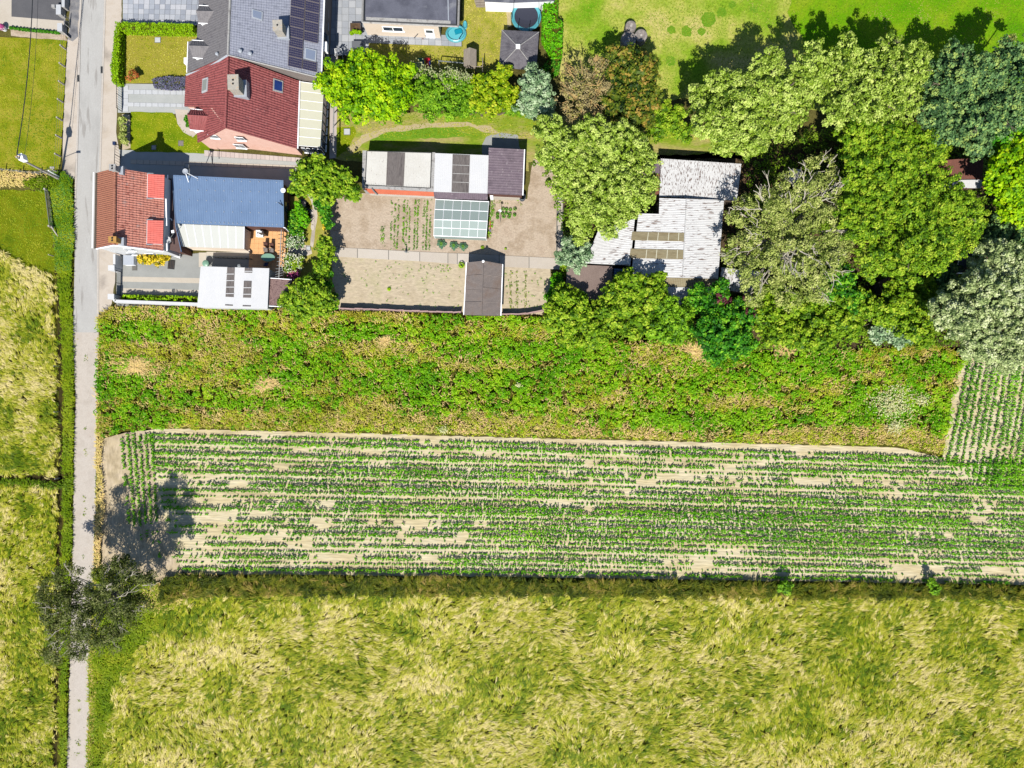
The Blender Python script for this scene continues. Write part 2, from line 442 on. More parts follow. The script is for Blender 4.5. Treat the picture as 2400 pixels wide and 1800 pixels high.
m_dark = M('dark_metal', (0.015, 0.016, 0.018, 1), rough=0.5)
m_black = M('black_rubber', (0.03, 0.032, 0.04, 1), rough=0.75)
m_gutter = M('white_gutter', (0.7, 0.71, 0.72, 1), rough=0.45)
m_zinc = M('zinc_flashing', [C(196, 204, 216), C(214, 220, 228)], 2, 9, 0.08, rough=0.4)
m_ochre = M('lichened_concrete', [C(200, 194, 182), C(216, 208, 194), C(222, 176, 110)], 2.4, 10, 0.15, pos=[.4, .58, .72])
m_glassd = M('dark_window_glass', (0.02, 0.03, 0.045, 1), rough=0.06, spec=0.6)
m_glassb = M('skylight_glass', [C(150, 164, 190), C(160, 172, 196)], 0.5, rough=0.12, spec=0.6)
m_pv = M('solar_cells', [C(64, 62, 92), C(74, 72, 102)], 3, 20, 0.15, rough=0.2, spec=0.5)
m_pvf = M('panel_frame', [C(150, 140, 140)], rough=0.4)
m_wood = M('weathered_timber', [C(190, 178, 162), C(166, 152, 136)], 2, 10, 0.15, stretch=(0.4, 3, 1))
m_woodd = M('dark_timber', [C(92, 78, 66), C(112, 96, 82)], 2, 10, 0.2)
m_cyan = M('turquoise_vinyl', [C(96, 200, 216), C(120, 216, 228)], 1, rough=0.35)
m_green = M('pale_green_plastic', C(150, 196, 170), rough=0.4)
m_steel = M('galvanised_steel', C(170, 176, 176), rough=0.4, metal=0.3)
m_concp = M('concrete_post', [C(226, 218, 206), C(210, 200, 190)], 4, 12, 0.1)
m_gh = glassmat('greenhouse_glass', C(192, 210, 204), 0.6, 0.86)
m_gh.node_tree.nodes['Principled BSDF'].inputs['Specular IOR Level'].default_value = 0.15
m_net = glassmat('trampoline_net', (0.02, 0.02, 0.025, 1), 0.95, 0.16)
m_net.node_tree.nodes['Principled BSDF'].inputs['Specular IOR Level'].default_value = 0.0
m_bark = M('grey_bark', [C(150, 136, 116), C(120, 106, 88)], 3, 12, 0.2)
m_barkw = M('white_bark', [C(236, 228, 206), C(210, 200, 176)], 3, 12, 0.12)
m_barky = M('tan_bark', [C(226, 190, 110), C(196, 164, 116)], 3, 12, 0.15)
def col(name, r, g, b, rough=0.5): return M(name, C(r, g, b), rough=rough)

# ------------------------------------------------------------------ the ground and its surfaces
obj('ground', [(-900, -900, -0.02), (900, -900, -0.02), (900, 900, -0.02), (-900, 900, -0.02)], [[0, 1, 2, 3]], m_soilbase, kind='structure')
Z = 0.004
sheet('road', [(199, -700), (251, -700), (244, 0), (235, 300), (228, 560), (228, 779), (172, 779), (176, 560), (185, 300), (192, 0)], 5 * Z, m_road)
sheet('gravel_track', [(171, 779), (232, 779), (228, 920), (224, 1200), (212, 1560), (209, 1800), (190, 2700), (130, 2700), (156, 1800), (164, 1560), (172, 1200), (177, 920)], 4 * Z, m_track, j=1.6, step=8)
# kerbs: concrete edging each side
def kerb(name, line, w, h=0.05):
    m = MB(); L = [P(x, y)[:2] for x, y in line]
    for i in range(len(L) - 1):
        a, b = L[i], L[i + 1]; d = (b - a) / np.linalg.norm(b - a); nn = np.array([-d[1], d[0]]) * w / 2
        m.prism([a - nn, b - nn, b + nn, a + nn], -0.01, h)
    return m.out(name, m_kerb, kind='structure')
kerb('kerb', [(246.5, -300), (246.5, 0), (237.5, 300), (230, 560), (230, 775)], 0.22)
kerb('kerb', [(189.5, -300), (189.5, 0), (182.5, 300), (174, 560)], 0.22)
sheet('pavement', [(165, -200), (188, -200), (188, 0), (181, 300), (175, 420), (146, 412), (148, 300), (158, 95), (163, 60)], 2 * Z, m_pave)
sheet('tarred_strip', [(163.5, -200), (187, -200), (186, 30), (183, 84), (172, 96), (160, 92), (163, 40)], 3 * Z, m_pave_g, j=2)
sheet('pavement', [(248, -200), (287, -200), (285, 60), (275, 66), (272, 110), (263, 190), (277, 205), (272, 310), (284, 380), (284, 600), (272, 640), (262, 712), (250, 728), (234, 738), (231, 700), (232, 560), (239, 300)], 2 * Z, m_pave, j=0.8)
# west side: lawns
sheet('lawn', [(-200, 82), (150, 92), (158, 96), (148, 300), (140, 398), (-200, 402)], 1 * Z, m_lawn_w, j=1)
sheet('lawn', [(-200, 440), (104, 446), (116, 520), (128, 590), (126, 660), (60, 668), (-200, 610)], 1 * Z, m_lawn_d, j=3)
sheet('driveway', [(28, -200), (152, -200), (150, 49), (27, 39)], 3 * Z, m_asph)
sheet('concrete_apron', [(-60, -200), (155, -200), (153, 80), (-60, 60)], 1.5 * Z, m_conc)
sheet('flower_bed', [(25, 62), (150, 74), (158, 96), (26, 84)], 2.5 * Z, m_soil, j=1)
# front gardens of the east side
sheet('lawn', [(290, 74), (470, 78), (462, 192), (288, 196)], 1 * Z, m_lawn_f)
sheet('lawn', [(306, 262), (405, 264), (428, 300), (500, 330), (498, 362), (430, 358), (318, 356), (306, 348)], 2 * Z, m_lawn_g, j=0.8)
sheet('concrete_drive', [(276, 196), (470, 198), (470, 268), (276, 264)], 1.5 * Z, m_concg)
sheet('sand_path', [(410, 256), (442, 258), (436, 282), (446, 300), (462, 312), (452, 322), (430, 310), (416, 290)], 3 * Z, m_pave)
sheet('concrete_yard', [(268, 350), (730, 372), (730, 415), (700, 460), (400, 462), (268, 430)], 1 * Z, m_concg)
sheet('planting_strip', [(285, 268), (305, 268), (306, 346), (286, 352)], 1.5 * Z, m_soil2, j=1)
def tiles(name, parent_mat, a, b, c, d, nu, nv, mats, z0=0.01, h=0.03, gap=0.03, zb=0.008, piece='slab', jit=0.0):
    """paving laid slab by slab; corners a b c d in survey pixels"""
    o = sheet(name, [a, b, c, d], zb, parent_mat)
    a, b, c, d = [P(*q)[:2] for q in (a, b, c, d)]
    for i in range(nu):
        for k in range(nv):
            u0, u1, v0, v1 = i / nu, (i + 1) / nu, k / nv, (k + 1) / nv
            f = lambda u, v: (1 - u) * (1 - v) * a + u * (1 - v) * b + u * v * c + (1 - u) * v * d
            q = [f(u0, v0), f(u1, v0), f(u1, v1), f(u0, v1)]
            ce = sum(q) / 4
            q = [p + (ce - p) / np.linalg.norm(ce - p) * gap * 0.7 for p in q]
            MB().prism(q, z0, z0 + h + random.uniform(0, 0.006)).out(piece, random.choice(mats), o)
    return o
m_joint = M('dark_joints', C(128, 126, 120), rough=0.9)
tiles('paved_forecourt', m_joint, (288, -25), (478, -25), (470, 60), (288, 55), 15, 7, m_paver)
tiles('drive_strip', m_joint, (300, 210), (470, 213), (470, 223), (300, 221), 12, 1, [m_concw], zb=0.012, z0=0.014)
tiles('drive_strip', m_joint, (300, 240), (470, 244), (470, 252), (300, 250), 12, 1, [m_concw], zb=0.012, z0=0.014)
tiles('drive_strip', m_joint, (287, 200), (301, 200), (301, 262), (286, 262), 1, 4, [m_concw], zb=0.010, z0=0.014)
tiles('tiled_strip', m_joint, (479, 352), (703, 370), (703, 380), (479, 366), 22, 1, m_pinktile, zb=0.012, z0=0.014)
tiles('pale_strip', m_joint, (306, 374), (700, 388), (700, 397), (306, 384), 26, 1, [m_conc, m_pathslab[0]], zb=0.010, z0=0.012)
# terrace round the garage
tiles('garage_terrace', m_joint, (770, -30), (866, -30), (864, 132), (770, 128), 6, 10, m_slab)
tiles('garage_terrace', m_joint, (864, 74), (1082, 84), (1082, 109), (864, 101), 14, 2, m_slab, zb=0.006)
sheet('lawn', [(862, 100), (1084, 109), (1084, -40), (1190, -40), (1190, 168), (1000, 172), (862, 132)], 1 * Z, m_lawn_e, j=1)
sheet('bare_strip', [(1186, -20), (1200, -20), (1198, 62), (1188, 64)], 2 * Z, m_worn, j=1.5)
# east path beside the big house
sheet('path', [(775, 130), (792, 130), (788, 370), (772, 372)], 2 * Z, m_pinktile[0])
# grass behind the sheds
sheet('grass_strip', [(786, 262), (1300, 268), (1560, 300), (1740, 330), (1745, 372), (1300, 372), (1240, 380), (1240, 400), (840, 380), (786, 372)], 1 * Z, m_lawn_s, j=2)
sheet('lawn', [(790, 300), (830, 296), (836, 310), (812, 352), (790, 368)], 2 * Z, m_lawn_g, j=2)
sheet('lawn', [(850, 318), (900, 303), (980, 300), (1060, 300), (1110, 318), (1060, 322), (960, 326), (870, 330)], 2 * Z, m_patch, j=2)
sheet('gravel_yard', [(1130, 340), (1140, 322), (1175, 312), (1212, 318), (1216, 340), (1230, 372), (1130, 372)], 3 * Z, m_gravel, j=2.5)
sheet('worn_path', [(812, 350), (850, 316), (900, 300), (985, 290), (1080, 285), (1150, 297), (1168, 312), (1140, 312), (1100, 297), (990, 300), (905, 312), (860, 330), (824, 362)], 3 * Z, m_worn, j=2.5)
# meadow top right
sheet('meadow', [(1306, -500), (2900, -500), (2900, 240), (2440, 240), (1950, 260), (1610, 230), (1500, 250), (1330, 235), (1306, 150)], 1 * Z, m_meadow, j=2)
sheet('meadow_lush_part', [(1860, -500), (2900, -500), (2900, 170), (2300, 220), (1990, 190), (1900, 120), (1850, 40)], 2 * Z, m_meadow2, j=10, step=16)
for i, (x, y, r) in enumerate([(1660, 45, 18), (1690, 28, 12), (1716, 12, 9), (1767, 22, 9), (1608, 74, 12), (1644, 74, 9), (1573, 70, 10), (1571, 143, 12)]):
    sheet('clover_patch', [(x + r * f_ * math.cos(t * math.pi / 12), y + r * f_ * math.sin(t * math.pi / 12)) for t in range(24) for f_ in [.75 + .5 * float(fbm(np.array([math.cos(t * math.pi / 12) * 1.3 + i * 7]), np.array([math.sin(t * math.pi / 12) * 1.3]), 3)[0]) + random.uniform(-.12, .12)]], (3 + 0.3 * i) * Z, m_patch)
# yard of the white-walled house
sheet('gravel_yard', [(274, 590), (395, 600), (480, 592), (600, 596), (600, 640), (480, 730), (272, 716)], 1 * Z, m_gravel)
sheet('pale_strip', [(286, 648), (472, 652), (471, 664), (285, 660)], 2 * Z, m_conc)
sheet('pale_strip', [(285, 675), (470, 680), (469, 692), (284, 688)], 2 * Z, m_conc)
sheet('pale_strip', [(466, 592), (484, 592), (482, 626), (466, 626)], 2 * Z, m_conc)
sheet('pale_strip', [(484, 590), (590, 590), (590, 600), (484, 599)], 2 * Z, m_conc)
sheet('flower_bed', [(282, 692), (472, 696), (472, 726), (278, 712)], 2 * Z, m_woodfloor)
tiles('terrace', m_joint, (587, 530), (672, 530), (666, 668), (582, 664), 8, 13, [m_orange], z0=0.02, zb=0.016, gap=0.015)
# small garden between the yard and the vegetable plots
sheet('garden_grass', [(668, 440), (790, 440), (800, 740), (640, 740), (655, 560)], 1 * Z, m_lawn_e, j=2)
sheet('sand_path', [(676, 576), (728, 574), (731, 594), (720, 600), (676, 592)], 2 * Z, m_pave, j=1)
sheet('stepping_path', [(727, 576), (733, 520), (735, 500), (728, 470), (716, 450), (728, 452), (742, 480), (744, 505), (738, 545), (734, 580)], 2 * Z, m_pave, j=1)
# vegetable plots
sheet('vegetable_plot', [(774, 470), (850, 452), (1030, 452), (1030, 556), (1145, 560), (1150, 462), (1235, 466), (1250, 372), (1310, 400), (1312, 606), (774, 590)], 3 * Z, m_soil, j=1)
sheet('vegetable_plot', [(778, 600), (1290, 612), (1292, 712), (1270, 738), (796, 728), (780, 660)], 3 * Z, m_soil2, j=1)
path = sheet('garden_path', [(773, 579), (1010, 592), (1100, 594), (1318, 606), (1318, 632), (1100, 622), (1010, 614), (773, 601)], 4 * Z, m_joint)
pts = [773, 838, 911, 984, 1050, 1072, 1100, 1170, 1240, 1318]
yl = lambda x: np.interp(x, [773, 1010, 1100, 1318], [579, 592, 595, 606])
yh = lambda x: np.interp(x, [773, 1010, 1100, 1318], [601, 614, 622, 632])
for i in range(len(pts) - 1):
    a, b = pts[i] + 0.7, pts[i + 1] - 0.7
    slab('slab', [(a, yl(a)), (b, yl(b)), (b, yh(b)), (a, yh(a))], 4 * Z + 0.004, 0.06 + random.uniform(0, .01), random.choice(m_pathslab), path)
path2 = sheet('garden_path', [(1306, 380), (1322, 380), (1318, 604), (1303, 602)], 4 * Z, m_joint)
for k in range(6):
    y0, y1 = 382 + k * 37, 382 + (k + 1) * 37 - 1.2
    slab('slab', [(1308, y0), (1320, y0), (1318, y1), (1306, y1)], 4 * Z + 0.004, 0.055 + random.uniform(0, .01), random.choice(m_pathslab), path2)
# maize field and its edges
sheet('maize_field', [(268, 1014), (370, 1003), (1200, 1026), (2100, 1048), (2208, 1072), (2236, 900), (2266, 812), (2900, 830), (2900, 1378), (1200, 1352), (440, 1345), (400, 1330), (268, 1180)], 1 * Z, m_field, j=1.5)
sheet('field_headland', [(234, 1030), (330, 1008), (352, 1012), (370, 1180), (430, 1345), (330, 1372), (240, 1330), (232, 1180)], 2 * Z, m_fieldv, j=2)
sheet('overgrown_plot', [(230, 738), (470, 724), (796, 724), (1290, 740), (1800, 820), (2270, 812), (2236, 900), (2206, 1072), (2100, 1046), (1200, 1022), (370, 1004), (234, 1032), (228, 900)], 1 * Z, m_under, j=2)
sheet('hay_meadow', [(210, 1330), (440, 1348), (1200, 1356), (2900, 1380), (2900, 2700), (205, 2700), (212, 1560)], 0.5 * Z, m_under)
sheet('hay_meadow', [(-500, 600), (130, 600), (172, 420), (178, 700), (172, 1200), (156, 1800), (140, 2700), (-500, 2700)], 0.5 * Z, m_under)
sheet('ditch', [(128, 560), (136, 560), (146, 860), (146, 1200), (136, 1500), (132, 1900), (124, 1900), (128, 1500), (137, 1200), (137, 860)], 2 * Z, m_ditch, j=1.5)  # flat sheet; its dark colour stands for the shadow line in the ditch
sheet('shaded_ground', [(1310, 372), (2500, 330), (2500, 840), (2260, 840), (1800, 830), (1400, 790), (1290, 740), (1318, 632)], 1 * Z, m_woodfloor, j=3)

# ------------------------------------------------------------------ red tiled house beside the road
def wallbox(name, a, b, u0, u1, z0, z1, mat, parent, t=0.06, off=0.0):
    """a plate on the vertical wall a-b (xy), from fraction u0 to u1 and height z0 to z1, standing proud by t"""
    a = np.asarray(a[:2], float); b = np.asarray(b[:2], float)
    d = b - a; L = np.linalg.norm(d); d /= L; n = np.array([d[1], -d[0]])
    p, q = a + d * L * u0 + n * off, a + d * L * u1 + n * off
    return MB().prism([p, q, q + n * t, p + n * t], z0, z1).out(name, mat, parent)
def window(a, b, u0, u1, z0, z1, parent, frame=None, panes=2, off=0.0, glass=None):
    frame = frame or m_whitep
    f = wallbox('window', a, b, u0, u1, z0, z1, frame, parent, 0.05, off)
    w = (u1 - u0); m = w * 0.05
    for i in range(panes):
        s = u0 + m + i * (w - m) / panes; e = s + (w - m) / panes - m
        wallbox('pane', a, b, s, e, z0 + 0.1, z1 - 0.1, glass or m_glassd, f, 0.02, off + 0.05)
    wallbox('sill', a, b, u0 - m, u1 + m, z0 - 0.08, z0, frame, f, 0.16, off)
    return f

t = thing('house', 'house with red pantile roof and white gable wall right beside the road', 'house', P(355, 518))
eNW, eSW, eSE, eNE = P(229.2, 404.4, 4.6), P(226.4, 581.4, 4.6), P(382.4, 587.5, 4.6), P(386, 412, 4.6)
rN, rS = P(270.5, 393.6, 7.75), P(267.8, 573.2, 7.75)
walls('wall', [eNW, eSW, rS, eSE, eNE, rN], m_white, t, 0.12)
roof('roof_slope', eSE, eNE, rN, rS, m_rtile, t, 'pan', 0.27, 0.36, 0.035)
roof('roof_slope', eNW, eSW, rS, rN, m_rtile2, t, 'pan', 0.24, 0.36, 0.03, label='weathered orange brown west slope')
m = MB()
for i in range(26):
    a = rS + (rN - rS) * i / 26; b = rS + (rN - rS) * (i + 0.96) / 26
    m.tube([a + [0, 0, 0.02], b + [0, 0, 0.05]], [0.15, 0.17], 6)
m.out('ridge_tiles', m_rtile2, t, kind='stuff')
pe = plane(eSE, eNE, rN)
for pts in ([(345, 409.5), (383.5, 412), (382, 467), (344, 464)], [(344, 517.5), (381, 518.5), (379.5, 573.5), (343, 571.5)]):
    d = onroof('dormer', pe, pts, 0.05, 0.35, m_whitep, t)
    a, b, c, e = [R(x, y, pe, 0.43) for x, y in pts]
    v, q = relief(b, c, e, a, 0.22, cor, 0.34, 0.015)
    obj('dormer_roof', v, q, m_rsheet, d)
    for s in (0, 2):
        (x0, y0), (x1, y1) = (pts[0], pts[1]) if s == 0 else (pts[3], pts[2])
        dy = -1.5 if s == 0 else 2
        onroof('flashing', pe, [(x0 - 1, y0 + dy - 1), (x0 + 13, y0 + dy - .5), (x0 + 13, y0 + dy + 1), (x0 - 1, y0 + dy + 1)], 0.1, 0.42, m_zinc, d)
# chimneys
def chimney(parent, base, top, w, d, ztop, zb, mat=m_ochre, rz=0.0, pots=2):
    c = MB(); p = P(top[0], top[1], ztop)
    c.box((p[0], p[1], (zb + ztop - 0.1) / 2), (w, d, ztop - zb - 0.1), rz)
    c.box((p[0], p[1], ztop - 0.06), (w + 0.14, d + 0.14, 0.12), rz)
    o = c.out('chimney', mat, parent)
    for i in range(pots):
        s = (i - (pots - 1) / 2) * min(0.42, d / 2)
        MB().lathe((p[0], p[1] + s, ztop), [(0.10, 0.002), (0.10, 0.08), (0.08, 0.1), (0.05, 0.1)], 8).out('chimney_pot', m_dark, o)
    MB().box((p[0] + 0.12, p[1], zb + 0.5), (w + 0.4, d + 0.35, 0.9), rz).out('flashing', m_zinc, o)
    return o
chimney(t, None, (263, 561), 0.75, 0.55, 8.6, 6.6, M('ochre_render', [C(226, 178, 96), C(214, 160, 84)], 3), 0.0, 2)
chimney(t, None, (263, 392), 0.6, 0.6, 8.6, 6.6, m_coping, 0.0, 2)
# street side gutter with its white lip, rear gutter, bargeboards
a, b = P(222, 404, 4.55), P(218.5, 582, 4.55)
mm = MB(); mm.tube([a + [-0.1, 0, 0.05], b + [-0.1, 0, 0.05]], 0.07, 4); mm.out('gutter_lip', m_gutter, t)
MB().prism([a[:2] + [0, 0], b[:2] + [0, 0], eSW[:2] + [0.1, 0], eNW[:2] + [0.1, 0]], 4.38, 4.42).out('box_gutter', m_woodd, t)
MB().tube([P(389, 466, 4.4), P(390.5, 529, 4.4)], 0.09, 5).out('gutter', m_gutter, t)
MB().tube([P(391, 571, 4.4), P(391.5, 588, 4.4)], 0.09, 5).out('gutter', m_gutter, t)
for a, b, c in ((eSW, rS, eSE),):
    MB().tube([a + [0, -0.08, 0.03], b + [0, -0.08, 0.06], c + [0, -0.08, 0.03]], 0.09, 4).out('bargeboard', m_gutter, t)
MB().tube([P(393, 410, 3.3), P(393, 420, 3.3), P(384.5, 425, 3.6)], 0.07, 5).out('downpipe', m_gutter, t)
A, B = P(279, 598.6), P(426.6, 604)
window(A, B, 0.28, 0.42, 1.0, 2.3, t); window(A, B, 0.56, 0.70, 1.0, 2.3, t); window(A, B, 0.42, 0.54, 3.8, 4.9, t)
A, B = P(281.5, 431) , P(281, 600)
window(B, A, 0.12, 0.26, 1.0, 2.4, t, off=0.1); window(B, A, 0.6, 0.75, 1.0, 2.4, t, off=0.1)

# low brown link roof
t = thing('flat_roof_annexe', 'narrow brown flat roof between the red tiled house and the blue roof', 'annexe', P(420, 520))
top = [P(393, 418, 3.0), P(394, 585, 3.0), P(424, 592, 3.0), P(412, 530, 3.0), P(405, 418, 3.0)]
walls('wall', top, m_brickd, t, 0.1, 0.14)
MB().prism([p[:2] for p in top], 2.88, 3.0).out('roof', m_bitumb, t)
MB().tube([P(425, 590, 3.05), P(412, 530, 3.05), P(404, 418, 3.05)], 0.05, 5).out('roof_edge', m_blue, t)
MB().tube([P(393, 509, 3.1), P(402, 514, 3.06), P(404, 520, 2.9)], 0.05, 5).out('downpipe', m_gutter, t)

# blue metal roof
t = thing('blue_roofed_house', 'long single storey house with ribbed blue metal roof, behind the red tiled one', 'house', P(545, 480))
a, b, c, d = P(413, 523.7, 2.9), P(665.7, 533.2, 2.9), P(664.3, 425.5, 3.3), P(406.2, 413.3, 3.3)
walls('wall', [a, b, c, d], m_brickd, t, 0.22)
roof('roof', a, b, c, d, m_blue, t, 'rib', 0.275, 0, 0)
pl = plane(a, b, c)
m = MB()
for y0, y1 in ((421, 428), (445, 451), (469, 475), (494, 500), (519, 527)):
    for k in range(12 if y0 != 519 else 24):
        x = 420 + k * (20.5 if y0 != 519 else 10.3) + 3
        y = y0 + (y1 - y0) * (x - 420) / 240
        q = R(x, y, pl, 0.07)
        m.box(q, (0.09, 0.09, 0.06))
m.out('roof_screws', m_zinc, t, kind='stuff')
MB().tube([d + [0, 0.1, -.02], c + [0, 0.1, -.02]], 0.08, 5).out('gutter', m_blue, t)
A, B = P(684, 540), P(683, 442)
window(A, B, 0.35, 0.6, 0.9, 2.0, t, m_dark, off=-0.2); window(A, B, 0.68, 0.85, 0.9, 2.0, t, m_dark, off=-0.2)
MB().lathe(R(664.5, 447, pl, 0), [(0.28, 0.1), (0.3, 0.16), (0.2, 0.2)], 12).out('satellite_dish', m_whitep, t)
MB().tube([R(656, 476, pl, 0.5), P(663, 482, 3.1)], 0.06, 5).out('flue_pipe', m_dark, t)
MB().tube([P(664, 533, 3.0), P(668, 534, 2.9), P(677, 543, 0.5)], 0.06, 5).out('downpipe', m_gutter, t)
wallbox('door', P(590, 552), P(668, 556), 0.33, 0.5, 0, 2.0, m_dark, t, 0.05, -0.05)

# mast and dish on top of the blue roof
q = P(442, 427, 3.2)
t = thing('dish_aerial', 'round white dish on a slanting mast at the north edge of the blue roof', 'aerial', q)
MB().tube([q, P(434, 402, 5.6)], 0.05, 6).out('mast', m_gutter, t)
MB().tube([P(463, 418, 3.3), P(440, 406, 5.0)], 0.05, 6).out('stay', m_gutter, t)
MB().lathe(P(434.5, 402, 5.6), [(0.05, -0.05), (0.3, 0.02), (0.32, 0.07), (0.27, 0.05), (0.04, 0.0)], 14).out('dish', m_zinc, t)
q = P(404, 567, 3.0)
t = thing('satellite_dish', 'white satellite dish standing on the brown flat roof', 'satellite dish', q)
MB().tube([q, q + [0, 0, 0.9]], 0.04, 6).out('mast', m_steel, t)
MB().lathe(q + [0, 0, 0.95], [(0.03, -0.06), (0.3, 0.0), (0.42, 0.1), (0.4, 0.12), (0.28, 0.04), (0.02, -0.02)], 18, 0.85, 1).out('dish', m_concw, t)
MB().tube([q + [0.2, 0.2, 1.0], q + [0.8, 0.75, 1.3]], 0.025, 5).out('feed_arm', m_steel, t)
MB().box(q + [0.7, 0.95, 1.3], (0.32, 0.32, 0.1), 0.2).out('feed_box', m_whitep, t)

# pale conservatory on the south of the blue roof
t = thing('veranda', 'pale ribbed veranda roof along the south side of the blue roof', 'veranda', P(505, 570))
a, b, c, d = P(427, 578, 2.3), P(571.5, 583, 2.3), P(572.5, 531, 2.75), P(413.5, 524.5, 2.75)
walls('wall', [a, b, c, d], m_creamw, t, 0.2)
roof('roof', a, b, c, d, m_creamg, t, 'none', 1, 0, 0)
for i in range(9):
    u = i / 8
    MB().tube([a + (b - a) * u + [0, 0, 0.02], d + (c - d) * u + [0, 0, 0.02]], 0.05, 4).out('glazing_bar', m_whitep, t)
A, B = P(575.5, 592), P(577, 538)
window(A, B, 0.1, 0.45, 0.4, 2.0, t, m_brickd, 2, 0.1); window(A, B, 0.5, 0.95, 0.4, 2.0, t, m_brickd, 2, 0.1)
MB().prism([P(440, 581.5)[:2], P(588, 587)[:2], P(588, 591)[:2], P(440, 586)[:2]], 0, 0.35).out('plinth', m_creamw, t)

# white garage
t = thing('white_garage', 'garage with white corrugated roof and two dark skylight strips', 'garage', P(555, 675))
a, b, c, d = P(462, 720.4, 2.5), P(627, 723.8, 2.5), P(631, 628.8, 2.8), P(470.3, 624.1, 2.8)
walls('wall', [a, b, c, d], m_white, t, 0.12)
roof('roof', a, b, c, d, m_whiter, t, 'cor', 0.2, 0, 0)
pl = plane(a, b, c)
for pts in ([(533, 626.5), (550.5, 627), (548, 696.5), (529, 695.5)], [(574, 628), (591.5, 628.5), (591, 639.5), (573.5, 639)], [(572, 658.5), (590, 659), (588, 698), (570, 697.5)]):
    f = onroof('skylight_strip', pl, pts, 0.02, 0.06, m_sky, t)
    y0, y1 = pts[0][1], pts[2][1]
    n = max(1, int((y1 - y0) / 17))
    for k in range(1, n + 1):
        yy = y0 + (y1 - y0) * k / (n + 0.6)
        onroof('batten', pl, [(pts[3][0] + 1, yy), (pts[2][0] + 1, yy), (pts[2][0] + 1, yy + 1.5), (pts[3][0] + 1, yy + 1.5)], 0.06, 0.085, m_whiter, f)
onroof('skylight_strip', pl, [(528, 713.5), (546, 714.5), (546, 717), (528, 716)], 0.02, 0.06, m_sky, t)
onroof('skylight_strip', pl, [(569, 715.5), (588, 716), (588, 718.5), (569, 718)], 0.02, 0.06, m_sky, t)
MB().lathe(P(560.5, 623, 2.9), [(0.2, -0.2), (0.24, 0), (0.18, 0.15), (0.05, 0.18)], 12).out('vent_cowl', m_steel, t)
t = thing('lean_to_shed', 'small flat shed with gravelled brown roof against the white garage', 'shed', P(660, 685))
top = [P(631, 717, 2.2), P(668, 719, 2.2), P(684, 655, 2.2), P(632.5, 651.5, 2.2)]
walls('wall', top, m_brickd, t, 0.1); MB().prism([p[:2] for p in top], 2.08, 2.2).out('roof', m_grroof, t)
MB().tube([top[0] + [0, 0, .04], top[1] + [0, 0, .04]], 0.06, 4).out('edge_trim', m_gutter, t)
MB().tube([top[3] + [0, 0, .04], top[2] + [0, 0, .04]], 0.05, 4).out('edge_trim', m_gutter, t)

# white yard walls and gates
def wall(name, label, line, w, z, mat, cat='wall', coping=None):
    t = thing(name, label, cat, P(*line[0]))
    for i in range(len(line) - 1):
        a, b = P(*line[i])[:2], P(*line[i + 1])[:2]; d = (b - a) / np.linalg.norm(b - a); nn = np.array([-d[1], d[0]]) * w / 2
        MB().prism([a - nn, b - nn, b + nn, a + nn], 0, z).out('wall_panel', mat, t)
        if coping: MB().prism([a - nn * 1.25, b - nn * 1.25, b + nn * 1.25, a + nn * 1.25], z, z + 0.06).out('coping', coping, t)
    return t
wall('garden_wall', 'short white wall between the red tiled house and the north gate pillar', [(284, 601), (284, 631)], 0.28, 1.5, m_white)
wall('garden_wall', 'long white boundary wall south of the yard, running to the white garage', [(281, 703), (283, 708.5), (480, 716)], 0.36, 1.3, m_white)
for lab, (x, y) in (('square white gate pillar at the end of the short white wall', (279, 633)), ('square white gate pillar at the corner of the long white boundary wall', (278, 699))):
    p = P(x, y); t = thing('gate_pillar', lab, 'pillar', p, 'white gate pillars of the yard')
    MB().prism([p[:2] + [-.32, -.32], p[:2] + [.32, -.32], p[:2] + [.32, .32], p[:2] + [-.32, .32]], 0, 1.55).out('shaft', m_white, t)
    MB().box(p + [0, 0, 1.6], (0.78, 0.66, 0.1)).out('cap', m_white, t)
def bar_gate(label, a, b, z, nb, mat, dark=None, name='metal_gate'):
    t = thing(name, label, 'gate', a)
    a = np.asarray(a); b = np.asarray(b)
    for zz in (0.12, z):
        MB().tube([a + [0, 0, zz], b + [0, 0, zz]], 0.035, 5).out('rail', mat, t)
    for u in (0, 0.5, 1):
        q = a + (b - a) * u
        MB().tube([q, q + [0, 0, z + 0.03]], 0.045, 5).out('post', mat, t)
    for i in range(1, nb):
        q = a + (b - a) * i / nb
        MB().tube([q + [0, 0, 0.12], q + [0, 0, z]], 0.018, 4).out('bar', mat, t)
    return t
bar_gate('black barred driveway gate between the two white pillars', P(285, 638), P(284, 693), 1.3, 22, m_dark)
bar_gate('black barred gate in front of the paved drive strips', P(287, 196), P(287, 262), 1.3, 12, m_dark)
bar_gate('black barred gate north of the red tiled house', P(284, 344), P(282, 395), 1.3, 8, m_dark)
q = P(283.5, 344)
t = thing('mailbox', 'dark blue letterbox on a post beside the sandy pavement', 'mailbox', q)
MB().tube([q, q + [0, 0, 1.1]], 0.04, 5).out('post', m_dark, t); MB().box(q + [-.1, 0, 1.2], (0.35, 0.4, 0.3)).out('box', col('navy_metal', 50, 66, 110), t)

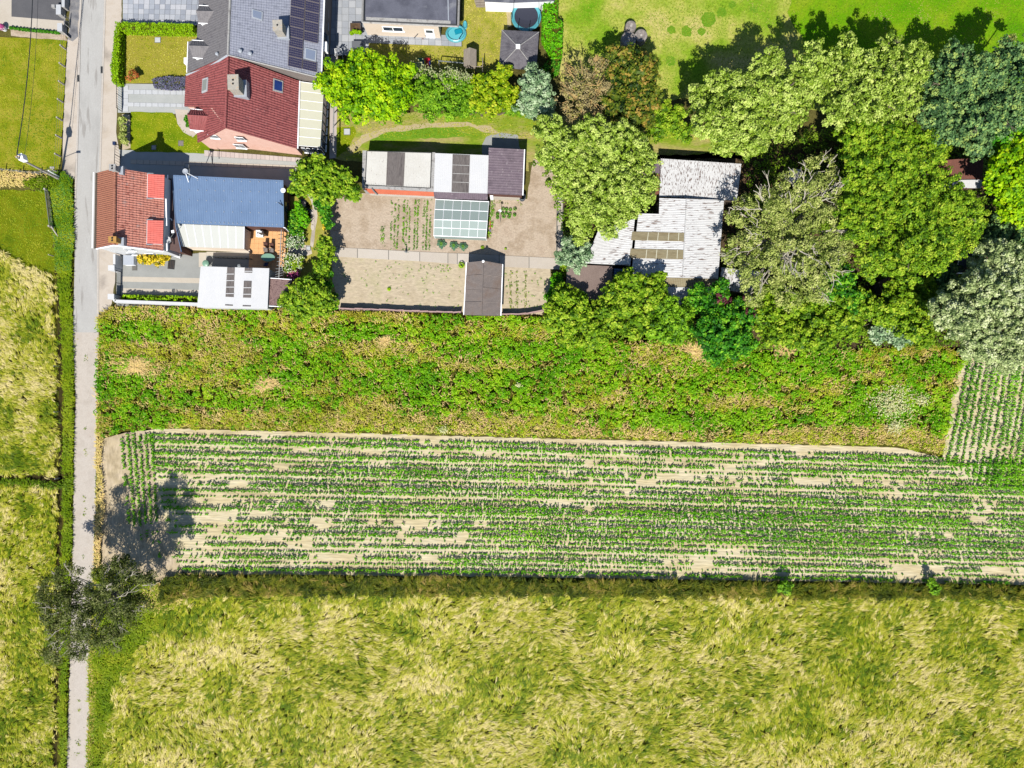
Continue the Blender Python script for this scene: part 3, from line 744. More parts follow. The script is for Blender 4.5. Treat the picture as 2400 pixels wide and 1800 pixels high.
# ------------------------------------------------------------------ wine red and grey double house
t = thing('double_house', 'double house, one half wine red tiles and the other grey tiles with solar panels', 'house', P(600, 250))
rS, rM, rN = P(528, 300, 7.8), P(534.5, 129.5, 7.8), P(543, -90, 8.1)
eSE, eNE = P(696, 348, 2.9), P(701, 190, 2.9)
kS, kM = P(470, 328, 3.9), P(474, 150, 4.1)          # foot of the steep part on the west
wS0, wS1 = P(463.5, 334, 3.3), P(458, 262, 3.3)
wM0, wM1 = P(432.5, 249.5, 2.6), P(436.5, 174, 2.6)
top = [P(464, 333, 3.2), P(457, 250, 3.2), P(433, 249, 2.6), P(437, 174, 2.6), rM, eNE, eSE, rS]
walls('wall', top, m_brick, t, 0.3, 0.15)
roof('roof_slope', eSE, eNE, rM, rS, m_wine, t, 'pan', 0.29, 0.36, 0.03, label='east slope of wine red pantiles')
pw = plane(P(457, 250, 3.25), rM, rS)
mid = R(456.5, 251, pw)
roof('roof_slope', mid, P(463.5, 334, 3.2), rS, (rS + (rM - rS) * 0.29), m_wine, t, 'pan', 0.27, 0.36, 0.03, label='southern part of the west slope')
roof('roof_slope', P(436.2, 174, 2.6), P(432.3, 249.5, 2.6), (rS + (rM - rS) * 0.288), rM, m_wine, t, 'pan', 0.27, 0.36, 0.03, label='northern part of the west slope, reaching further down')
m = MB()
for i in range(26):
    a = rS + (rM - rS) * i / 26; b = rS + (rM - rS) * (i + 0.96) / 26
    m.tube([a + [0, 0, 0.02], b + [0, 0, 0.05]], [0.13, 0.16], 6)
m.out('ridge_tiles', m_wine, t, kind='stuff')
# grey half
gE0, gE1 = P(751.7, 181, 4.5), P(762, -90, 4.5)
rM2 = P(534.5, 128, 8.1)
gw0, gw1, gw2, gw3 = P(439, 170, 2.75), P(441.5, 98, 2.75), P(461.5, 97, 3.7), P(470, -90, 3.7)
walls('wall', [P(440, 172, 2.7), rM2, P(751, 180, 4.5), gE1, rN, P(470, -90, 3.4), P(461, 97, 3.4), P(442, 97, 2.7)], m_greyw, t, 0.3, 0.15, label='grey walls of the grey tiled half')
roof('roof_slope', gE0, gE1, rN, rM2, m_slate, t, 'flat', 0.32, 0.28, 0.03, label='east slope of grey tiles')
cut = rM2 + (rN - rM2) * 0.15
roof('roof_slope', gw1, gw0, rM2, rM2 + (rN - rM2) * 0.335, m_slatew, t, 'flat', 0.3, 0.28, 0.03, label='lower west slope of grey brown tiles')
roof('roof_slope', gw3, gw2, rM2 + (rN - rM2) * 0.34, rN, m_slatew, t, 'flat', 0.3, 0.28, 0.03, label='upper west slope of grey brown tiles')
MB().tube([rM2 + [0, 0, .05], rN + [0, 0, .05]], 0.14, 6).out('ridge_capping', m_coping, t)
MB().tube([P(437, 175, 2.8), P(485, 160, 4.9), P(534.5, 129, 8.15)], 0.14, 4).out('verge_flashing', m_zinc, t)
MB().tube([P(534.5, 129, 8.15), gE0 + [0, -.1, .05]], 0.09, 4).out('verge_flashing', m_coping, t)
MB().tube([gE0 + [.08, 0, 0], gE1 + [.08, 0, 0]], 0.08, 5).out('gutter', m_gutter, t)
MB().tube([eSE + [.1, 0, 0], eNE + [.1, 0, 0]], 0.08, 5).out('gutter', m_gutter, t)
MB().tube([gw0 + [-.05, 0, 0], gw1 + [-.05, 0, 0]], 0.06, 5).out('gutter', m_gutter, t)
pg = plane(gE0, gE1, rN); pp = plane(eSE, eNE, rM)
# solar panels, two columns
ly = [-32, -8, 16, 40, 63, 87, 110, 133, 157]
for k in range(8):
    x = lambda y: 682 - 0.045 * y
    y0, y1 = ly[k], ly[k + 1] - 1.6
    s = onroof('solar_panel', pg, [(x(y0), y0), (x(y0) + 32, y0 + 7.5), (x(y1) + 32, y1 + 7.5), (x(y1), y1)], 0.12, 0.17, m_pv, t)
    pts = [R(*p, pg, 0.18) for p in [(x(y0), y0), (x(y0) + 32, y0 + 7.5), (x(y1) + 32, y1 + 7.5), (x(y1), y1)]]
    f = MB()
    for i in range(4): f.tube([pts[i], pts[(i + 1) % 4]], 0.025, 4)
    for i in range(1, 6): f.tube([pts[0] + (pts[1] - pts[0]) * i / 6, pts[3] + (pts[2] - pts[3]) * i / 6], 0.008, 3)
    for i in range(1, 4): f.tube([pts[0] + (pts[3] - pts[0]) * i / 4, pts[1] + (pts[2] - pts[1]) * i / 4], 0.008, 3)
    f.out('frame', m_pvf, s)
    if k in (6,): continue
    if k == 7: y0, y1 = 141, 163
    else: y0, y1 = ly[k] - 13 + 0.0, ly[k + 1] - 14.6
    if k == 6 or (y0 > 96 and k != 7): continue
    x2 = lambda y: 716.5 - 0.045 * y
    P4 = [(x2(y0), y0), (x2(y0) + 32, y0 + 7.5), (x2(y1) + 32, y1 + 7.5), (x2(y1), y1)]
    s = onroof('solar_panel', pg, P4, 0.12, 0.17, m_pv, t)
    pts = [R(*p, pg, 0.18) for p in P4]
    f = MB()
    for i in range(4): f.tube([pts[i], pts[(i + 1) % 4]], 0.025, 4)
    for i in range(1, 6): f.tube([pts[0] + (pts[1] - pts[0]) * i / 6, pts[3] + (pts[2] - pts[3]) * i / 6], 0.008, 3)
    for i in range(1, 4): f.tube([pts[0] + (pts[3] - pts[0]) * i / 4, pts[1] + (pts[2] - pts[1]) * i / 4], 0.008, 3)
    f.out('frame', m_pvf, s)
def skylight(pl, pts, parent, fm=m_zinc, gm=m_glassb):
    c = np.mean(pts, 0)
    f = onroof('roof_window', pl, pts, 0.02, 0.14, fm, parent)
    ins = [tuple(c + (np.array(p) - c) * 0.78) for p in pts]
    onroof('pane', pl, ins, 0.145, 0.165, gm, f)
skylight(pg, [(590, 22), (616, 29), (615, 50), (590, 42)], t)
skylight(pg, [(714, 112), (742, 119), (740, 146), (713, 139)], t)
m_blueglass = M('blue_reflecting_glass', [C(34, 60, 130), C(50, 76, 150)], 1, rough=0.1, spec=0.6)
skylight(pp, [(640, 184), (663, 191), (662, 219), (639, 213)], t, m_coping, m_blueglass)
pwn = plane(P(436.2, 174, 2.6), P(432.3, 249.5, 2.6), rM)
skylight(pwn, [(477, 186), (489, 182), (487, 214), (475, 219)], t, m_concw, M('pale_glass', [C(176, 182, 176)], rough=0.2))
chimney(t, None, (650, 59), 0.95, 1.1, 7.9, 5.4, m_ochre, 0.03, 1)
chimney(t, None, (546, 192), 1.1, 1.55, 9.0, 6.4, m_ochre, 0.03, 2)
for x, y in ((565, 122), (588, 128)):
    MB().lathe(R(x, y, pg, 0), [(0.16, 0), (0.16, 0.3), (0.24, 0.34), (0.12, 0.45)], 12).out('roof_vent', m_zinc, t)
pgw = plane(gw1, gw0, rM2)
MB().lathe(R(511, 129, pgw, 0), [(0.14, 0), (0.14, 0.3), (0.2, 0.34), (0.1, 0.45)], 12).out('roof_vent', m_zinc, t)
# dormers
def dormer(r0, r1, nf, nb, sf, sb, zr, ze, mt, mw, parent, mn=None):
    f_r, b_r = P(*r0, zr), P(*r1, zr); f_n, b_n = P(*nf, ze), P(*nb, ze); f_s, b_s = P(*sf, ze), P(*sb, ze)
    o = obj('dormer', [f_n + [.15, .0, -.1], f_s + [.15, 0, -.1], f_r + [.15, 0, -.1], f_n + [.15, 0, -2], f_s + [.15, 0, -2], b_n + [0, 0, -.1], b_s + [0, 0, -.1], b_r + [0, 0, -.1], b_n + [0, 0, -2], b_s + [0, 0, -2]],
            [[0, 2, 1], [0, 1, 4, 3], [5, 0, 3, 8], [1, 6, 9, 4], [0, 5, 7, 2], [1, 2, 7, 6]], mw, parent)
    v, q = relief(f_n, b_n, b_r, f_r, 0.27, pan if mt is m_wine else flat, 0.3, 0.03, thick=0.06); obj('dormer_roof_slope', v, q, mn or mt, o)
    v, q = relief(b_s, f_s, f_r, b_r, 0.27, pan if mt is m_wine else flat, 0.3, 0.03, thick=0.06); obj('dormer_roof_slope', v, q, mt, o)
    MB().tube([f_r + [0, 0, .04], b_r + [0, 0, .04]], 0.06, 4).out('dormer_ridge', mt, o)
    MB().tube([f_n + [0, .05, 0], b_n + [0, .05, 0]], 0.06, 4).out('gutter', m_gutter, o)
    MB().tube([f_s + [0, -.05, 0], b_s + [0, -.05, 0]], 0.05, 4).out('gutter', m_gutter, o)
dormer((460, 26), (503, 27), (467, 13.5), (492, 15), (465, 53), (491, 54), 5.9, 5.1, m_slatew, m_whitep, t)
dormer((442, 107.5), (499, 109), (450, 95), (488, 97), (452, 134), (486, 137), 5.6, 4.8, m_slatew, m_whitep, t)
dormer((439, 269.5), (491, 273), (447, 256), (480, 259), (445, 303), (478, 306), 5.2, 4.4, m_wine, m_whitep, t)
MB().box(P(436.5, 144, 1.8), (0.35, 0.7, 0.5)).out('wall_unit', m_whitep, t)
A, B = P(489, 348) + [0, -0.35, 0], P(706, 367) + [0, -.35, 0]
A = P(484.5, 345.5, 0); B = P(702, 363.5, 0)
for u0, u1, z0, z1 in ((0.20, 0.29, 4.0, 5.0), (0.47, 0.56, 4.0, 5.0), (0.36, 0.47, 1.1, 2.3)):
    window(A, B, u0, u1, z0, z1, t, m_whitep, 2, 0.02, M('frosted_glass', [C(140, 146, 152)], rough=0.2) if 'frosted_glass' not in bpy.data.materials else bpy.data.materials['frosted_glass'])
MB().tube([P(498, 385, 1.5) , P(499, 355, 1.5)], 0.05, 5).out('gate_rail', m_dark, t)
A, B = P(778, 190), P(780, -60)
for u in (0.02, 0.12, 0.3, 0.42, 0.54, 0.66, 0.78):
    window(A, B, u, u + 0.07, 1.4, 3.2, t, m_concw, 2, -0.25)
MB().box(P(763, 112, 3.6), (0.5, 1.1, 0.7)).out('wall_unit', m_whitep, t)
q = P(796, 130); tt = thing('garden_heater', 'white framed clothes airer beside the big house wall', 'clothes airer', q)
m = MB()
for dx in (-.4, .4):
    m.tube([q + [dx, -.4, 0], q + [dx, .4, 0.9]], 0.03, 4); m.tube([q + [dx, .4, 0], q + [dx, -.4, 0.9]], 0.03, 4)
m.out('frame', m_whitep, tt)
m = MB()
for i in range(6): m.tube([q + [-.4, -.4 + i * .16, .9], q + [.4, -.4 + i * .16, .9]], 0.02, 4)
m.out('rails', m_whitep, tt)
tt.name = 'clothes_airer'; ORI[tt.name] = q
# cream conservatory
t = thing('conservatory', 'conservatory with ribbed cream roof on the east side of the double house', 'conservatory', P(740, 270))
a, b, c, d = P(750.5, 345, 2.5), P(759.5, 199, 2.5), P(705, 191.5, 2.8), P(697.5, 341, 2.8)
walls('wall', [a, b, c, d], m_greyw, t, 0.3)
roof('roof', a, b, c, d, m_cream, t, 'none', 1, 0, 0)
for i in range(8):
    u = i / 7
    MB().tube([a + (b - a) * u + [0, 0, .02], d + (c - d) * u + [0, 0, .02]], 0.03, 4).out('glazing_bar', m_whitep, t)
A, B = P(769, 362), P(775, 215)
for i in range(7): window(A, B, 0.03 + i * 0.138, 0.13 + i * 0.138, 0.3, 2.1, t, m_whitep, 2, -0.3)
A, B = P(715, 362), P(766, 366)
for i in range(4): window(A, B, 0.04 + i * 0.24, 0.22 + i * 0.24, 0.5, 2.1, t, m_whitep, 1, -0.15)
t = thing('covered_terrace', 'grey framed glazed terrace wall east of the cream conservatory', 'terrace frame', P(786, 300))
m = MB()
for y in (205, 235, 265, 295, 325, 355):
    m.tube([P(783, y), P(783, y, 2.2)], 0.06, 4)
m.out('posts', m_coping, t, kind='stuff')
MB().tube([P(783, 205, 2.2), P(781, 358, 2.2)], 0.08, 4).out('beam', m_coping, t)

# ------------------------------------------------------------------ flat roofed garage with porch
t = thing('flat_roofed_garage', 'cream walled garage with dark flat roof and porch at its east end', 'garage', P(955, 60))
tz = 3.1
top = [P(849, 52, tz), P(1074, 62, tz), P(1077, -60, tz), P(852, -70, tz)]
MB().prism([p[:2] for p in top], 2.92, 3.02).out('roof', m_bitum, t)
m = MB()
for i in range(4):
    m.tube([top[i] + [0, 0, 0], top[(i + 1) % 4] + [0, 0, 0]], 0.12, 4)
m.out('parapet', m_coping, t)
m = MB(); c4 = sum(top) / 4
q = [p + (c4 - p) * np.array([0.035, 0.05, 0]) for p in top]
for i in range(4): m.tube([q[i] + [0, 0, 0.0], q[(i + 1) % 4] + [0, 0, 0.0]], 0.09, 4)
m.out('inner_kerb', m_dark, t)
MB().prism([P(858, 40, 3)[:2], P(1056, 49, 3)[:2], P(1056, 58, 3)[:2], P(858, 49, 3)[:2]], 3.02, 3.03).out('gravel_strip', m_coping, t)
MB().prism([P(1050, -60, 3)[:2], P(1052, 48, 3)[:2], P(1050, 48, 3)[:2], P(1048, -60, 3)[:2]], 3.02, 3.04).out('roof_joint', m_zinc, t)
b0, b1, b2, b3 = P(862, 82.5), P(1033, 90), P(1036, -40), P(864, -50)
MB().prism([p[:2] for p in (b0, b1, b2, b3)], 0, 2.92).out('wall', m_creamw, t)
window(b0, b1, 0.24, 0.52, 1.35, 2.3, t, m_whitep, 2)
f = wallbox('door', b0, b1, 0.80, 0.93, 0.05, 2.1, m_whitep, t, 0.05); wallbox('pane', b0, b1, 0.82, 0.91, 1.35, 1.9, m_glassd, f, 0.02, 0.05)
MB().tube([P(970, 87, 0.1) + [0, -.15, 0], P(970, 87, 2.9) + [0, -.15, 0]], 0.05, 6).out('downpipe', m_coping, t)
MB().lathe(P(991, 88.5, 1.9) + [0, -.06, -.15], [(0.02, -.1), (0.1, 0), (0.02, 0.2)], 6, 1, .3).out('wall_ornament', col('rust_ornament', 170, 100, 70), t)
MB().tube([P(1075, 92, 0), P(1075, 92, 2.92)], 0.06, 5).out('porch_post', m_coping, t)
# inflatable pool by the porch
q = P(1069, 81); t = thing('paddling_pool', 'round turquoise inflatable pool half under the garage porch', 'paddling pool', q)
MB().lathe(q, [(1.05, 0), (1.15, 0.15), (1.1, 0.35), (0.95, 0.45), (0.85, 0.3), (0.85, 0.12)], 24, 1.15, 0.95).out('ring', m_cyan, t)
MB().lathe(q, [(0.84, 0.13), (0.84, 0.16), (0.01, 0.16)], 24, 1.15, 0.95).out('water', col('pool_water', 120, 222, 236, 0.05), t)
MB().box(q + [0.3, .2, 0.35], (0.9, 0.5, 0.2), 0.3).out('slide', col('blue_vinyl', 10, 170, 200), t)
q = P(1090, 60); t = thing('pool_float', 'small blue float leaning on the east wall of the garage porch', 'pool float', q)
MB().lathe(q, [(0.5, 0), (0.6, 0.12), (0.45, 0.25), (0.3, 0.12)], 16, .5, 1).out('ring', m_cyan, t)
# planter with clipped plants
q = P(853, 82); t = thing('planter_box', 'square grey planter at the corner of the cream garage', 'planter', P(853, 84))
MB().box(q + [-.9, 0.6, 0.4], (1.3, 1.0, 0.8)).out('box', col('taupe_planter', 128, 116, 112), t)
MB().box(q + [-.9, 0.6, 0.81], (1.15, 0.85, 0.04)).out('soil', m_woodfloor, t)

# outdoor kitchen stuff south-west of the garage
q = P(840, 118); t = thing('garden_table', 'dark square garden table on the slabs by the garage', 'table', q)
MB().box(q + [0, 0.35, .74], (1.3, 0.9, 0.05)).out('table_top', col('grey_table', 130, 132, 138), t)
for i in (-.55, .55):
    for j in (0, .7): MB().box(q + [i, j, .36], (0.06, 0.06, 0.72)).out('leg', m_dark, t)
q = P(833, 130); t = thing('garden_chair', 'grey garden chair beside the dark square table', 'chair', q)
MB().box(q + [0, 0, .42], (.5, .5, .06)).out('seat', col('grey_chair', 120, 118, 118), t); MB().box(q + [-.25, 0, .7], (.05, .5, .55)).out('backrest', m_dark, t)
for i in (-.2, .2):
    for j in (-.2, .2): MB().box(q + [i, j, .2], (.04, .04, .4)).out('leg', m_dark, t)
q = P(848, 128); t = thing('storage_tub', 'small royal blue tub near the garden table', 'tub', q)
MB().lathe(q, [(.26, 0), (.34, .5), (.38, .52), (.3, .5), (.2, .1)], 14).out('tub', col('royal_blue', 20, 80, 215), t)
q = P(842, 137); t = thing('folded_parasol', 'folded pale blue parasol lying on the slabs beside lime tree', 'parasol', q)
MB().tube([q + [-.4, .5, .5], q + [.2, -.6, .4]], [0.1, 0.32], 8).out('canopy', col('dusty_blue', 120, 160, 185), t); MB().tube([q + [-.5, .7, .5], q + [.3, -.8, .38]], .03, 5).out('pole', m_dark, t)
# steps and pallet by the trampoline
q = P(1122, 8); t = thing('timber_steps', 'pale timber steps at the top edge of the yellow lawn', 'steps', q)
for i in range(5): MB().box(q + [0.1 * i, -.25 * i + .6, .55 - .12 * i], (1.4, .26, .06)).out('tread', m_wood, t)
for s in (-.65, .65): MB().tube([q + [s, .8, .6], q + [s + .4, -.5, .05]], .05, 4).out('stringer', m_wood, t)
t = thing('garden_shed', 'dark flat roof with white edging cut off by the top of the picture', 'shed', P(1210, -20))
top = [P(1135, 3, 2.3), P(1198, 6, 2.3), P(1300, 2, 2.3), P(1300, -60, 2.3), P(1135, -60, 2.3)]
walls('wall', top, m_whitep, t, .1); MB().prism([p[:2] for p in top], 2.2, 2.3).out('roof', m_bitum, t)

# trampoline
q = P(1233, 47); t = thing('trampoline', 'round trampoline with turquoise rim and dark safety net', 'trampoline', q)
q9 = q + [0, 0, 0.85]
MB().lathe(q9, [(1.45, 0), (1.45, 0.03), (0.01, 0.03)], 32).out('mat', col('trampoline_mat', 64, 68, 86, .9), t)
m = MB(); n = 36
v = []; f = []
for r, z in ((1.46, 0.04), (1.83, 0.05), (1.86, -.06), (1.45, -.04)):
    for k in range(n): v.append(q9 + [r * math.cos(2 * math.pi * k / n), r * math.sin(2 * math.pi * k / n), z])
for i in range(4):
    for k in range(n): f.append([i * n + k, i * n + (k + 1) % n, ((i + 1) % 4) * n + (k + 1) % n, ((i + 1) % 4) * n + k])
obj('rim_pad', v, f, m_cyan, t)
for k in range(8):
    a = 2 * math.pi * k / 8 + .2; e = np.array([1.8 * math.cos(a), 1.8 * math.sin(a), 0])
    MB().tube([q + e, q + e + [0, 0, 2.5]], 0.035, 5).out('net_pole', m_dark, t)
v = []; f = []
for z in (.9, 2.45):
    for k in range(n): v.append(q + [1.78 * math.cos(2 * math.pi * k / n), 1.78 * math.sin(2 * math.pi * k / n), z])
for k in range(n): f.append([k, (k + 1) % n, n + (k + 1) % n, n + k])
obj('safety_net', v, f, m_net, t)
# gazebo
t = thing('gazebo', 'dark pyramid roofed gazebo below the trampoline', 'gazebo', P(1214, 130))
c4 = [P(1176, 70, 2.3), P(1263, 75, 2.3), P(1257, 166, 2.3), P(1169, 158, 2.3)]; ap = P(1214, 110, 3.3)
m_shing = M('charcoal_shingles', [C(112, 108, 114), C(130, 126, 132), C(98, 94, 102)], 1, 12, .2)
for i in range(4):
    a, b = c4[i], c4[(i + 1) % 4]
    v, q = relief(a, b, ap + (b - a) * .04, ap - (b - a) * .04, .33, flat, .25, .02, thick=.05); obj('roof_slope', v, q, m_shing, t)
    MB().tube([a + [0, 0, .02], ap + [0, 0, .03]], .05, 4).out('hip', m_coping, t)
for p in c4: qq = p * [0.985, 0.985, 0]; MB().tube([qq, qq + [0, 0, 2.3]], .07, 5).out('post', m_dark, t)
MB().box(ap + [0, 0, .1], (.5, .5, .2)).out('roof_vent', m_whitep, t)
# playhouse and swing
q = P(1104, 155); t = thing('playhouse', 'wooden play tower with gabled plank roof', 'playhouse', q)
for i in (-.6, .6):
    for j in (-.8, .8): MB().box(q + [i, j, 1.0], (.1, .1, 2.0)).out('post', m_wood, t)
MB().box(q + [0, 0, 1.2], (1.3, 1.7, .06)).out('floor', m_wood, t)
for s in (-1, 1):
    v, qd = relief(q + [s * .78, -1.05 * s, 2.1], q + [s * .78, 1.05 * s, 2.1], q + [0, 1.05 * s, 2.65], q + [0, -1.05 * s, 2.65], .16, lambda t_: -0.012 if t_ < .15 else 0, thick=.04)
    obj('roof_slope', v, qd, m_wood, t)
for i in range(6): MB().box(q + [-.62, -.7 + i * .28, 1.6], (.03, .24, .7)).out('plank', m_wood, t)
MB().tube([q + [.1, -.9, 1.9], q + [1.5, -.9, 1.8]], .05, 5).out('beam', m_wood, t); MB().tube([q + [1.5, .2, 1.8], q + [1.5, -1.5, 1.75]], .05, 5).out('beam', m_wood, t)
for j in (.2, -1.5): MB().tube([q + [1.5, j, 1.8], q + [1.6, j, 0]], .05, 5).out('post', m_wood, t)
q = P(1060, 165); t = thing('swing_frame', 'long pale swing beam running west from the play tower', 'swing', q)
MB().tube([q + [-1.5, .3, 1.9], q + [1.6, 0, 1.9]], .07, 5).out('beam', m_steel, t)
for dx, dy in ((-1.5, .9), (-1.5, -.5)): MB().tube([q + [-1.5, .3, 1.9], q + [dx, dy, 0]], .05, 5).out('post', m_steel, t)
for dx in (-.6, .6):
    MB().box(q + [dx, .1, .45], (.5, .2, .04)).out('seat', m_dark, t)
    for e in (-.2, .2): MB().tube([q + [dx + e, .1, .46], q + [dx + e, .12, 1.9]], .012, 3).out('rope', m_dark, t)
for nm, lab, cat, (x, y), cs in (('play_slide', 'small red, yellow and blue plastic toddler slide', 'slide', (1003, 150), [(238, 30, 50), (250, 220, 50), (60, 90, 220)]), ('toy_table', 'green and yellow plastic toy table beside the toddler slide', 'toy table', (988, 150), [(20, 140, 90), (250, 220, 60), (60, 120, 160)])):
    q = P(x, y); t = thing(nm, lab, cat, q)
    MB().box(q + [0, .25, .75], (.7, .3, .08)).out('top', col(nm + '_a', *cs[0]), t)
    MB().box(q + [-.3, 0, .4], (.1, .6, .75)).out('side_panel', col(nm + '_b', *cs[1]), t)
    MB().box(q + [.3, -.1, .4], (.1, .7, .7)).out('side_panel', col(nm + '_c', *cs[2]), t)
    MB().prism([q[:2] + [-.2, .1], q[:2] + [.2, .1], q[:2] + [.2, -.8], q[:2] + [-.2, -.8]], [.65, .65, .05, .05], [.7, .7, .1, .1]).out('chute', col(nm + '_d', *cs[0]), t)

# ------------------------------------------------------------------ long outbuilding in three parts
t = thing('long_outbuilding', 'long low outbuilding with white, ribbed and mauve roofs and dark skylight strips', 'outbuilding', P(1040, 410))
oc = [P(848.3, 441, 2.45), P(1017, 449.5, 2.45), P(1020.5, 357, 2.75), P(849.5, 352.5, 2.75)]
walls('wall', oc, m_coping, t, 0.02, -0.02)
a, b, c, d = P(856, 433.5, 2.5), P(1008.5, 441, 2.5), P(1011.5, 358, 2.85), P(860, 353.8, 2.85)
roof('roof', a, b, c, d, m_barnl, t, 'cor', .2, 0, 0, label='western roof of mossy white sheets')
pl = plane(a, b, c); onroof('skylight_strip', pl, [(908, 356.5), (949.5, 358.5), (946, 436.5), (905, 434)], .035, .06, m_sky, t)
m = MB()
for p0, p1 in ((a, b), (b, c), (c, d), (d, a)):
    m.tube([p0 + [0, 0, .02], p1 + [0, 0, .02]], .05, 4)
m.out('roof_flashing', m_dark, t)
v, q = relief(P(867, 453.5, 1.9), P(1021, 460.5, 1.9), P(1016.5, 449.5, 2.35), P(853, 441.5, 2.35), .25, pan, 0, 0, thick=.05); obj('tiled_canopy', v, q, m_terra, t)
MB().prism([P(867, 453, 1.9)[:2], P(1022, 460, 1.9)[:2], P(1022, 464.5, 1.9)[:2], P(867, 457, 1.9)[:2]], 1.7, 1.85).out('fascia', m_conc, t)
MB().tube([P(871, 441, 2.6), P(877, 449, 2.4), P(885, 456, 2.0)], .08, 5).out('flue_pipe', m_steel, t)
oc = [P(1016, 455, 2.45), P(1143, 460, 2.45), P(1145.5, 364, 2.75), P(1020, 359, 2.75)]
walls('wall', oc, m_brickd, t, .1)
a, b, c, d = P(1016.5, 449.5, 2.5), P(1142.5, 453.5, 2.5), P(1145.3, 364, 2.8), P(1019.8, 358.8, 2.8)
roof('roof', a, b, c, d, m_whiter, t, 'cor', .22, 0, 0, label='middle roof of clean white sheets')
pl = plane(a, b, c); f = onroof('skylight_strip', pl, [(1061, 362), (1101.5, 364), (1098.5, 452), (1058.5, 450)], .035, .06, m_sky, t)
for y in (386, 406, 426): onroof('batten', pl, [(1061, y), (1100, y + 1.5), (1100, y + 3), (1061, y + 1.5)], .062, .08, m_coping, f)
v, q = relief(P(1018, 465, 2.2), P(1143, 469, 2.2), P(1142.5, 453.8, 2.45), P(1016.5, 449.8, 2.45), .24, pan, .3, .02, thick=.05); obj('tiled_canopy', v, q, m_mauve, t)
a, b, c, d = P(1143, 454, 2.6), P(1224.5, 458, 2.6), P(1228.5, 350.5, 2.9), P(1145.5, 346.5, 2.9)
walls('wall', [a, b, c, d], m_brickd, t, .15)
# mauve part: courses run east-west
v, q = relief(b, c, d, a, .31, lambda t_: 0.03 if t_ < .2 else 0.0, .6, .012); obj('roof', v, q, m_mauve, t, label='eastern roof of mauve tiles')
MB().tube([b + [0.05, 0, .03], c + [0.05, 0, .03]], .07, 5).out('gutter', m_gutter, t)
wallbox('door', P(1148, 468), P(1222, 471), 0.02, 0.12, 0, 2.0, m_whitep, t, .06, -.0); MB().prism([P(1150, 462)[:2], P(1218, 465)[:2], P(1218, 470)[:2], P(1150, 468)[:2]], 0, 1.1).out('low_wall', m_conc, t)
q = P(1224, 466); t = thing('water_butt', 'round grey rain barrel at the corner of the mauve roof', 'barrel', q)
MB().lathe(q, [(.35, 0), (.42, .5), (.4, 1.0), (.36, 1.02), (.33, .9)], 18).out('barrel', col('grey_barrel', 96, 108, 122), t)
MB().lathe(q, [(.33, .9), (.33, .93), (.01, .93)], 18).out('water', m_water, t)

# greenhouse
t = thing('greenhouse', 'low greenhouse with white glazing bars and milky glass', 'greenhouse', P(1080, 515))
cs = [P(1016.5, 552, 1.7), P(1139, 557, 1.7), P(1145.5, 472.5, 1.7), P(1021, 467, 1.7)]
rw, re = P(1017.5, 514, 2.3), P(1142, 518, 2.3)
nx = 6
for s, (a, b, c, d) in enumerate(((cs[0], cs[1], re, rw), (cs[2], cs[3], rw, re))):
    for i in range(nx):
        for k in range(2):
            u0, u1, v0, v1 = i / nx + .006, (i + 1) / nx - .006, k / 2 + .02, (k + 1) / 2 - .02
            f = lambda u, v: (1 - u) * (1 - v) * a + u * (1 - v) * b + u * v * c + (1 - u) * v * d
            q = [f(u0, v0), f(u1, v0), f(u1, v1), f(u0, v1)]
            obj('pane', [p for p in q] + [p - [0, 0, .02] for p in q], [[0, 1, 2, 3], [7, 6, 5, 4], [0, 4, 5, 1], [1, 5, 6, 2], [2, 6, 7, 3], [3, 7, 4, 0]], m_gh, t)
    for i in range(nx + 1): MB().tube([a + (b - a) * i / nx, d + (c - d) * i / nx], .03, 4).out('glazing_bar', m_whitep, t)
    MB().tube([(a + d) / 2, (b + c) / 2], .045, 4).out('glazing_bar', m_whitep, t)
    MB().tube([a, b], .06, 4).out('eaves_rail', m_whitep, t)
MB().tube([rw, re], .055, 4).out('ridge_bar', m_whitep, t)
for i in range(4):
    a, b = cs[i], cs[(i + 1) % 4]
    obj('glass_wall', [a, b, b * [1, 1, 0], a * [1, 1, 0]], [[0, 1, 2, 3]], m_gh, t)
    MB().tube([a * [1, 1, 0], a], .05, 4).out('corner_post', m_whitep, t)
q = P(1149, 528); t = thing('garden_tool', 'orange handled tool leaning beside the greenhouse', 'tool', q)
MB().tube([q + [0, .6, .1], q + [0, -.5, .3]], .06, 5).out('handle', col('orange_plastic', 250, 120, 80), t)
MB().box(q + [0, -.7, .25], (.2, .3, .06)).out('blade', m_steel, t)

# gabled shed in the vegetable plot
t = thing('gabled_shed', 'shed with ribbed fibre cement gable roof and white gutters in the vegetable plot', 'shed', P(1135, 680))
a0, a1 = P(1087, 738, 2.1), P(1093.4, 615.3, 2.1); b0, b1 = P(1174, 740, 2.1), P(1178.2, 619.5, 2.1); r0, r1 = P(1128.5, 739, 2.85), P(1132.7, 611.2, 2.85)
walls('wall', [a0, a1, r1, b1, b0, r0], m_woodd, t, .15)
for s, (e0, e1) in enumerate(((a1, a0), (b0, b1))):
    rr0, rr1 = (r1, r0) if s == 0 else (r0, r1)
    for k in range(4):
        u0, u1 = k / 4, (k + 1) / 4 + (.015 if k < 3 else 0)
        p0, p1, q1, q0 = e0 + (e1 - e0) * u0, e0 + (e1 - e0) * u1, rr0 + (rr1 - rr0) * u1, rr0 + (rr1 - rr0) * u0
        up = np.array([0, 0, .05 * ((3 - k) % 2 if False else k % 2)])
        v, q = relief(p0 + up, p1 + up, q1 + up, q0 + up, .14, cor, thick=.03); obj('roof_sheet', v, q, m_fibre, t)
MB().tube([r0 + [0, 0, .04], r1 + [0, 0, .06]], .07, 5).out('ridge_capping', m_fibre, t)
